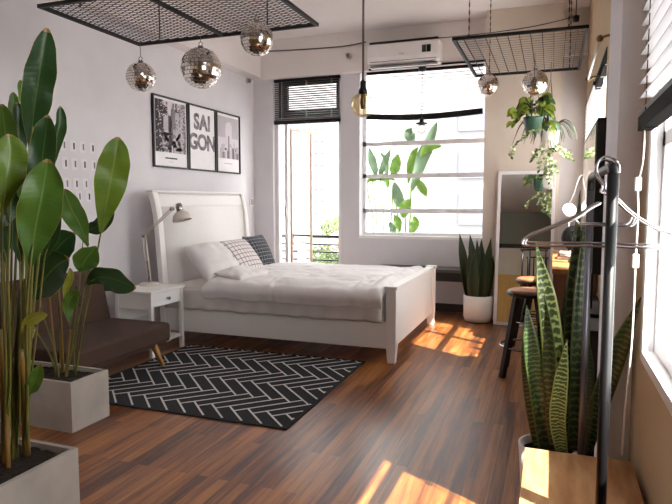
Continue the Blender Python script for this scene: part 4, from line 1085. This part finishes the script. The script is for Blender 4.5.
pp = MB().lathe([(0, -.07), (rp2*.75, -.07), (rp2, .08), (rp2*.9, .08), (rp2*.7, -.05), (0, -.05)], c, 24).build('pot', 'pot_white', sd)
MB().lathe([(0, .06), (rp2*.9, .06)], c, 20).build('soil', 'soil', pp)
hw = MB()
for k in range(3):
    a = k*2*PI/3+.9; hw.tube([c+V((math.cos(a)*rp2, math.sin(a)*rp2, .07)), V((c.x, c.y, ZG-.15))], .0025, 5)
hw.tube([V((c.x, c.y, ZG-.15)), V((c.x, c.y, ZG))], .003, 5); hw.build('hanger', 'cable_grey', sd)
rnd = random.Random(12)
for k in range(26):
    a = rnd.random()*2*PI; d_ = V((math.cos(a), math.sin(a), 0)); L = (.16+.2*rnd.random())*(.62 if d_.x > .3 else 1); b_0 = c+V((0, 0, .07))+d_*.02
    leaf_mb([b_0, b_0+d_*L*.45+V((0, 0, L*.5)), b_0+d_*L*.85+V((0, 0, L*.25)), b_0+d_*L*1.1-V((0, 0, L*.35))], .014, 'blade', face=V((0, -.6, 1)), fold=.4, n=10, cross=2).build('leaf', 'spider', sd)
iv = thing('trailing_ivy', 'pale variegated vine trailing below the hanging pots', 'hanging plant', c+V((0, 0, -.1)), 'hanging plants')
rnd = random.Random(21)
vines = [[(541, 128, 5.5), (534, 131, 5.4), (522, 138, 5.38), (514, 147, 5.38), (511, 156, 5.38)], [(546, 140, 5.8), (543, 150, 5.7), (539, 160, 5.68), (540, 170, 5.68)], [(548, 140, 5.85), (548, 152, 5.75), (545, 165, 5.74), (543, 178, 5.74)],
         [(552, 140, 5.85), (556, 148, 5.75), (562, 154, 5.72), (568, 156, 5.72)], [(550, 140, 5.85), (552, 152, 5.72), (552, 163, 5.7), (556, 172, 5.7)], [(553, 140, 5.9), (560, 148, 5.8), (568, 152, 5.78), (572, 161, 5.78)], [(545, 145, 5.7), (536, 152, 5.65), (533, 160, 5.65)], [(550, 150, 5.7), (549, 168, 5.7), (550, 182, 5.7)]]
for L in vines:
    cc = curve(pxpts(L), 14); vo = MB().tube(cc, .003, 5).build('vine', 'cane_green', iv)
    lm = MB()
    for p in cc[3:]:
        for q in range(2):
            d_ = V((rnd.uniform(-1, 1), rnd.uniform(-1, .3), rnd.uniform(-.8, .5))).normalized(); s_ = .02+.016*rnd.random()
            leaf_mb([p, p+d_*s_*.6, p+d_*s_*1.2], s_*.42, 'oval', face=V((rnd.uniform(-.5, .5), -1, .6)), n=4, cross=2, mb=lm, mi=rnd.choice([0, 0, 1]))
    lm.build('leaves', ['ivy_pale', 'pothos_dark'], vo)
tag(iv, 'pale variegated vine trailing below the hanging pots', 'hanging plant', 'hanging plants')

# ------------------------------------------------------------------ foreground: garment rack, hangers, snake plant, crate
rk = thing('garment_rack', 'dark tubular garment rack standing in the right foreground', 'clothes rack', (.15, 2.2, 0))
RA, RB = 1.74, 2.50
pa_t, pa_b = atY(611, 172, RA), atY(603, 500, RA)
rx_ = (pa_t.x+pa_b.x)/2; pb_t = atY(590.5, 190, RB); rbx = pb_t.x
zt2 = atY(607, 166, RA).z
MB().tube([(rx_, RA, .04), (rx_, RA, zt2-.02)], .0150, 16).build('post', 'rack_metal', rk)
ptop = [(rx_, RA, zt2-.03), (rx_, RA+.015, zt2-.01), (rx_, RA+.05, zt2)] + [(rx_+(rbx-rx_)*t, RA+(RB-RA)*t, zt2+.0) for t in (.3, .5, .8, .93)] + [(rbx, RB-.012, zt2-.012), (rbx, RB, zt2-.05)]
MB().tube(curve(ptop, 40), .0135, 12).build('hanging_rail', 'rack_metal', rk)
MB().tube([(rbx, RB, .04), (rbx, RB, zt2-.04)], .0135, 14).build('post', 'pole_grey', rk)
for (x, y) in ((rx_, RA), (rbx, RB)):
    MB().tube([(x-.22, y, .025), (x+.16, y, .025)], .016, 12).build('foot_bar', 'rack_metal', rk)
    MB().lathe([(0, -.002), (.022, -.002), (.022, .04), (.016, .045)], (x, y, .04), 14).build('collar', 'rack_metal', rk)

def hanger(label, y, dx, dz, rz):
    root = thing('coat_hanger', label, 'coat hanger', (rx_, y, zt2), 'metal coat hangers')
    rot = Matrix.Rotation(rz, 3, 'Z')
    def P(px, py): 
        p = atY(px, py, RA+.02); q = V((p.x-rx_, 0, p.z)); return V((rx_+dx, y, dz)) + rot @ V((q.x, 0, 0)) + V((0, 0, q.z))
    wire = [P(601, 202), P(590, 208), P(577, 217), P(560, 224), P(540, 232), P(527, 237), P(522.5, 242), P(525, 245.5), P(540, 246), P(600, 246.5), P(672, 249), P(690, 249.5), P(694, 245), P(684, 238), P(660, 229), P(640, 218), P(627, 208), P(617, 198), P(608, 193), P(603, 188)]
    mb = MB().tube(curve(wire, 90), .0032, 8); mb.build('wire_frame', 'chrome', root)
    hk_ = [P(603, 192), P(605, 184), P(600, 177), P(597, 170), P(599, 161), P(605, 156.5), P(612, 158), P(618.5, 164), P(619.5, 173)]
    MB().tube(curve(hk_, 40), .0030, 8).build('hook', 'chrome', root)
    MB().tube(curve([P(575, 218), P(577, 222), P(583, 225), P(600, 225), P(622, 225.5), P(633, 225), P(638, 217)], 30), .0028, 8).build('crossbar', 'chrome', root)
hanger('chrome wire hanger nearest the camera on the rack rail', RA+.02-.0, 0, 0, .0)
hanger('chrome wire hanger just behind the nearest one on the rack rail', RA+.10, .004, -.004, .05)
hanger('chrome wire hanger at the back of the three on the rack rail', RA+.17, .004, .0, -.03)

# tall snake plant
s2p = thing('snake_plant', 'tall mottled snake plant in a white pot behind the wooden crate', 'potted plant', (.05, 2.6, 0), 'snake plants')
py_ = 2.66; pcx = (atY(522, 455, py_).x+atY(585, 455, py_).x)/2-.0; rr2 = .125
pcx = atY(519, 455, py_).x+.12
zr = .345
po = MB().lathe([(0, 0), (rr2*.8, 0), (rr2, zr), (rr2-.012, zr), (rr2*.75, .03), (0, .03)], (pcx, py_, 0), 32).build('pot', 'pot_white', s2p)
MB().lathe([(0, zr-.035), (rr2-.01, zr-.035)], (pcx, py_, 0), 24).build('soil', 'soil', po)
y0 = py_
L = [([(560, 452, y0), (557, 400, y0-.03), (548, 310, y0-.08), (536, 243, y0-.10)], 20, 'snake_pale', .15),
     ([(556, 452, y0-.05), (553, 400, y0-.07), (549, 340, y0-.09), (541, 280, y0-.08)], 15, 'snake', -.5),
     ([(545, 452, y0-.03), (537, 390, y0-.06), (530, 345, y0-.08), (526.5, 305, y0-.08)], 16, 'snake', .2),
     ([(540, 455, y0), (533, 410, y0-.02), (528, 370, y0-.03), (523, 330, y0-.03)], 12, 'snake', -.4),
     ([(574, 450, y0-.04), (578, 380, y0-.04), (581, 300, y0-.02), (585, 222, y0-.0)], 17, 'snake', .2),
     ([(568, 450, y0+.02), (571, 380, y0+.03), (574, 300, y0+.03), (580, 190, y0+.04)], 15, 'snake', -.2),
     ([(562, 452, y0+.05), (560, 380, y0+.08), (566, 320, y0+.06), (574, 244, y0+.04)], 14, 'snake_dark', .4),
     ([(562, 452, y0-.09), (558, 420, y0-.11), (561, 385, y0-.11), (567, 340, y0-.10)], 15, 'snake_pale', -.1),
     ([(552, 452, y0+.05), (553, 400, y0+.06), (558, 350, y0+.06), (563, 305, y0+.06)], 13, 'snake_dark', .3),
     ([(550, 452, y0+.02), (546, 400, y0+.02), (543, 350, y0+.01), (538, 310, y0)], 14, 'snake', .3),
     ([(582, 452, y0-.05), (586, 410, y0-.06), (588, 370, y0-.06), (586, 330, y0-.06)], 12, 'snake_dark', .0),
     ([(585, 450, y0-.02), (600, 400, y0-.05), (618, 350, y0-.13), (641, 297, y0-.22)], 18, 'snake', .2)]
snake_plant(s2p, L)

# wooden crate used as side table
cr = thing('wooden_crate', 'wooden plywood box in the near right corner, sunlit on one half', 'box', (.13, 2.15, 0))
k0, k1 = atZ(525, 447, .42), atZ(641, 465, .42)
kx0, kx1, kyB, kyF = k0.x, XR-.02, k0.y, 1.84
M['crate_wood'] = mat('crate_wood', '#c99c72', '#a06f45', rough=.45, scale=4, stretch=(7, 1.2, 7), bump=.08)
MB().box(kx0, kx1, kyF, kyB, .395, .42).build('lid', 'crate_wood', cr, .003)
for (x0, x1, y0_, y1_b) in ((kx0+.004, kx0+.02, kyF+.01, kyB-.01), (kx1-.02, kx1-.004, kyF+.01, kyB-.01)): MB().box(x0, x1, y0_, y1_b, 0, .395).build('side_panel', 'crate_wood', cr)
MB().box(kx0+.02, kx1-.02, kyB-.025, kyB-.01, 0, .395).build('back_panel', 'crate_wood', cr); MB().box(kx0+.02, kx1-.02, kyF+.01, kyF+.025, 0, .395).build('front_panel', 'crate_wood', cr)

# blind cord with weights on the near window
bc_ = thing('blind_cord', 'white blind cord with two small weights hanging before the column', 'cord', atY(643, 125, 2.5))
yb = 2.33
cc = curve([atY(645, 120, yb), atY(643, 160, yb), atY(638, 185, yb), atY(638, 215, yb), atY(635.5, 260, yb), atY(634, 300, yb), atY(631, 350, yb), atY(625, 410, yb), atY(622, 455, yb)], 40)
MB().tube(cc, .0035, 6).build('string', 'cord_white', bc_)
for (x, y) in ((638, 184), (635.5, 261)): p = atY(x, y, yb); MB().box(p.x-.011, p.x+.011, yb-.009, yb+.009, p.z-.025, p.z+.025).build('weight', 'plastic_white', bc_, .004)
# curtain rod on the right wall
cr_ = thing('curtain_rod', 'bare white curtain rod on brackets above the far right-wall window', 'curtain rod', (.26, 5.5, 2.8))
xr_ = XR-.085; zr_ = atX(600, 38, xr_).z; ye, yf = atX(600, 38, xr_).y, atX(588, 79, xr_).y
MB().tube([(xr_, ye, zr_), (xr_, yf, zr_)], .009, 10).build('rod', 'plastic_white', cr_)
for y in (ye+.01, yf-.02):
    MB().tube([(XR, y, zr_+.02), (XR-.05, y, zr_+.012), (xr_, y, zr_)], .009, 8).build('bracket', 'brass', cr_)
    MB().sphere((xr_, y, zr_), .022).build('finial', 'brass', cr_)
# loose cable by the desk lamp
tag(MB().tube(curve([(XR-.02, 4.95, 1.45), atY(582, 175, 5.0), atY(573, 195, 5.1), atY(568, 206, 5.85)], 20), .004, 6).build('cable', 'cord_white'), 'thin white cable hanging down to the round table mirror', 'cable')

# ------------------------------------------------------------------ outside
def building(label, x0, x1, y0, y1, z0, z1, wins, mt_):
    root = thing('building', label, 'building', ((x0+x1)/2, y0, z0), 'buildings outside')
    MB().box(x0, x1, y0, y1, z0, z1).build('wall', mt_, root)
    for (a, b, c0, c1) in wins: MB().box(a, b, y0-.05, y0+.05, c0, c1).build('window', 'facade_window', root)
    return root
yw = 16
wv = []
for (ya_, yb_) in ((110, 130), (150, 178), (192, 225), (232, 262)):
    pA, pB = atY(459, ya_, yw), atY(492, yb_, yw); wv.append((pA.x, pB.x, pB.z, pA.z))
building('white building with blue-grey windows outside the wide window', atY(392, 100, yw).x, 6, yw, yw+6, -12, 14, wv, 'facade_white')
yw = 45; wv = []
for i in range(9):
    for j in range(8):
        pA, pB = atY(291+6*i, 122+12*j, yw), atY(294+6*i, 129+12*j, yw); wv.append((pA.x, pB.x, pB.z, pA.z))
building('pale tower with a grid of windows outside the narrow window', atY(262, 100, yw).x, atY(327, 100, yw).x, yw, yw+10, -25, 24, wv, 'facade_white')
yw = 70; wv = []
for j in range(8):
    pA, pB = atY(333, 175+6*j, yw), atY(340, 178+6*j, yw); wv.append((pA.x, pB.x, pB.z, pA.z))
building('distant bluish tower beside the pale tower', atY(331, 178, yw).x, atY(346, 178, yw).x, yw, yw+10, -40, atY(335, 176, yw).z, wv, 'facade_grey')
def tree(label, p, r, seed):
    root = thing('tree', label, 'tree', p, 'trees outside'); rnd = random.Random(seed); mb = MB(); p = V(p)
    for k in range(420):
        d_ = V((rnd.gauss(0, 1), rnd.gauss(0, 1), rnd.gauss(0, .8))); d_ = d_.normalized()*r*(.5+.5*rnd.random())
        q = p+d_; s_ = r*.16
        leaf_mb([q, q+V((rnd.uniform(-1, 1), rnd.uniform(-1, 1), rnd.uniform(-.6, .8)))*s_*.6, q+V((rnd.uniform(-1, 1), rnd.uniform(-1, 1), rnd.uniform(-.8, .6)))*s_*1.2], s_*.5, 'oval', face=V((rnd.uniform(-.4, .4), -1, .8)), n=3, cross=2, mb=mb)
    mb.build('crown', 'tree_green', root); MB().tube([p-V((0, 0, r*3)), p], [r*.12, r*.06], 8).build('trunk', 'cane', root)
for k, (x, y, Y, r, lab) in enumerate(((329, 227, 30, .55, 'light green tree crown above the balcony rail, left of the pillar'), (339, 222, 32, .5, 'light green tree crown next to the pillar edge'), (322, 264, 22, .8, 'green tree crown seen between the lower balcony rails'), (336, 266, 20, .7, 'green tree crown low behind the rails by the pillar'), (306, 240, 34, .5, 'small green tree crown behind the open casement'))):
    tree(lab, atY(x, y, Y), r, 40+k)
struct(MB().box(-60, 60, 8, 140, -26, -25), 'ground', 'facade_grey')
rlg = thing('balcony_railing', 'black metal balcony railing outside the narrow window', 'railing', (-3.2, 8.6, 0))
for (y, hgt) in ((236.5, .04), (244.5, .02), (252, .02), (260, .02), (268, .02)):
    z = atY(320, y, 8.5).z; MB().box(wl0-.6, wl1+.25, 8.48, 8.52, z-hgt/2, z+hgt/2).build('rail', 'black_metal', rlg)
for x in (wl0-.58, wl1+.2): MB().box(x-.02, x+.02, 8.48, 8.52, -.1, atY(320, 236.5, 8.5).z).build('post', 'black_metal', rlg)
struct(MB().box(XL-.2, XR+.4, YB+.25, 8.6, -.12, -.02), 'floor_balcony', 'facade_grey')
op = thing('balcony_plant', 'bright broad-leaved plants in a trough outside the wide window', 'potted plant', (-2, 8.2, 0))
MB().box(-2.75, -1.35, 8.0, 8.4, 0, .72).build('planter', 'facade_grey', op)
def oleaf(L, Wp, m_, tw=0):
    pts = pxpts(L); dep = (pts[1]-CAM).dot(FWD); leaf_mb(pts, Wp/FPX*dep/2, 'oval', twist=tw, fold=.4, ripple=.25, n=16, cross=4).build('leaf', m_, op)
OY = 8.2
oleaf([(411, 192, OY), (418, 170, OY), (428, 142, OY), (437, 122, OY)], 14, 'leaf_out_grey', .3)
oleaf([(408, 184, OY), (410, 168, OY), (413, 155, OY), (418, 147, OY)], 9, 'leaf_out', .2)
oleaf([(420, 158, OY-.05), (424, 150, OY-.05), (432, 146, OY-.05), (442, 146, OY-.05)], 10, 'leaf_out', .3)
oleaf([(414, 143, OY), (411, 138, OY), (409, 133, OY), (412, 128, OY)], 12, 'leaf_out_grey', 0)
oleaf([(392, 178, OY), (394, 170, OY), (396, 162, OY), (398, 154, OY)], 12, 'leaf_out', .1)
oleaf([(376, 178, OY), (374, 168, OY), (371, 158, OY), (369, 147, OY)], 10, 'leaf_out_grey', .2)
oleaf([(379, 178, OY), (382, 168, OY), (386, 158, OY), (391, 148, OY)], 9, 'leaf_out_grey', .3)
oleaf([(366, 184, OY), (372, 178, OY), (384, 176, OY), (396, 180, OY)], 10, 'leaf_out', .7)
oleaf([(394, 182, OY), (397, 192, OY), (400, 202, OY), (404, 210, OY)], 12, 'leaf_out_grey', .2)
oleaf([(414, 182, OY-.05), (420, 184, OY-.05), (424, 190, OY-.05), (427, 197, OY-.05)], 10, 'leaf_out', .3)
oleaf([(403, 218, OY-.1), (404, 211, OY-.1), (406, 205, OY-.1), (411, 199, OY-.1)], 14, 'leaf_out', .1)
oleaf([(400, 232, OY-.1), (398, 225, OY-.1), (397, 220, OY-.1), (394, 215, OY-.1)], 9, 'leaf_out', .1)
oleaf([(411, 234, OY-.1), (413, 228, OY-.1), (415, 222, OY-.1), (414, 216, OY-.1)], 10, 'leaf_out', .1)
oleaf([(384, 182, OY+.05), (386, 170, OY+.05), (384, 160, OY+.05), (380, 152, OY+.05)], 8, 'leaf_out_grey', .5)
oleaf([(388, 190, OY+.05), (386, 182, OY+.05), (378, 178, OY+.05), (371, 182, OY+.05)], 8, 'leaf_out', .5)
oleaf([(396, 236, OY-.1), (393, 230, OY-.1), (391, 226, OY-.1), (389, 222, OY-.1)], 8, 'leaf_out_grey', .3)
for (a, b) in (((372, 180), (378, 240)), ((380, 180), (384, 240)), ((393, 185), (388, 240)), ((396, 205), (399, 240)), ((411, 185), (408, 240)), ((405, 216), (404, 240)), ((366, 184), (376, 240))):
    MB().tube([atY(a[0], a[1], OY), atY((a[0]+b[0])/2+1, (a[1]+b[1])/2, OY), atY(b[0], b[1]+14, OY)], .012, 8).build('stem', 'leaf_out', op)

# ------------------------------------------------------------------ light
W = bpy.data.worlds.new('world'); bpy.context.scene.world = W; W.use_nodes = True
nt = W.node_tree; bg_ = nt.nodes['Background']
tc = nt.nodes.new('ShaderNodeTexCoord'); sxyz = nt.nodes.new('ShaderNodeSeparateXYZ'); rp_ = nt.nodes.new('ShaderNodeValToRGB')
nt.links.new(tc.outputs['Generated'], sxyz.inputs[0]); mr_ = nt.nodes.new('ShaderNodeMapRange'); mr_.inputs[1].default_value = -1; mr_.inputs[2].default_value = 1
nt.links.new(sxyz.outputs[2], mr_.inputs[0]); nt.links.new(mr_.outputs[0], rp_.inputs[0])
e = rp_.color_ramp.elements; e[0].position = .35; e[0].color = (.55, .52, .5, 1); e[1].position = .52; e[1].color = (1, .985, .98, 1)
nt.links.new(rp_.outputs[0], bg_.inputs[0]); bg_.inputs[1].default_value = 6.0
sun = bpy.data.lights.new('sun', 'SUN'); sun.energy = 27; sun.angle = math.radians(.6); sun.color = (1, .945, .87)
sob = bpy.data.objects.new('sun', sun); C.objects.link(sob)
el = math.atan(1.25); sd_ = V((-.86*math.cos(el), .51*math.cos(el), -math.sin(el)))
sob.rotation_euler = sd_.to_track_quat('-Z', 'Y').to_euler(); sob.location = (3, -2, 6)

sc = bpy.context.scene
sc.view_settings.view_transform = 'Standard'; sc.view_settings.look = 'None'; sc.view_settings.gamma = 1; sc.view_settings.use_curve_mapping = False
sc.view_settings.exposure = 0.95
sc.cycles.max_bounces = 12; sc.cycles.diffuse_bounces = 6; sc.cycles.transparent_max_bounces = 24
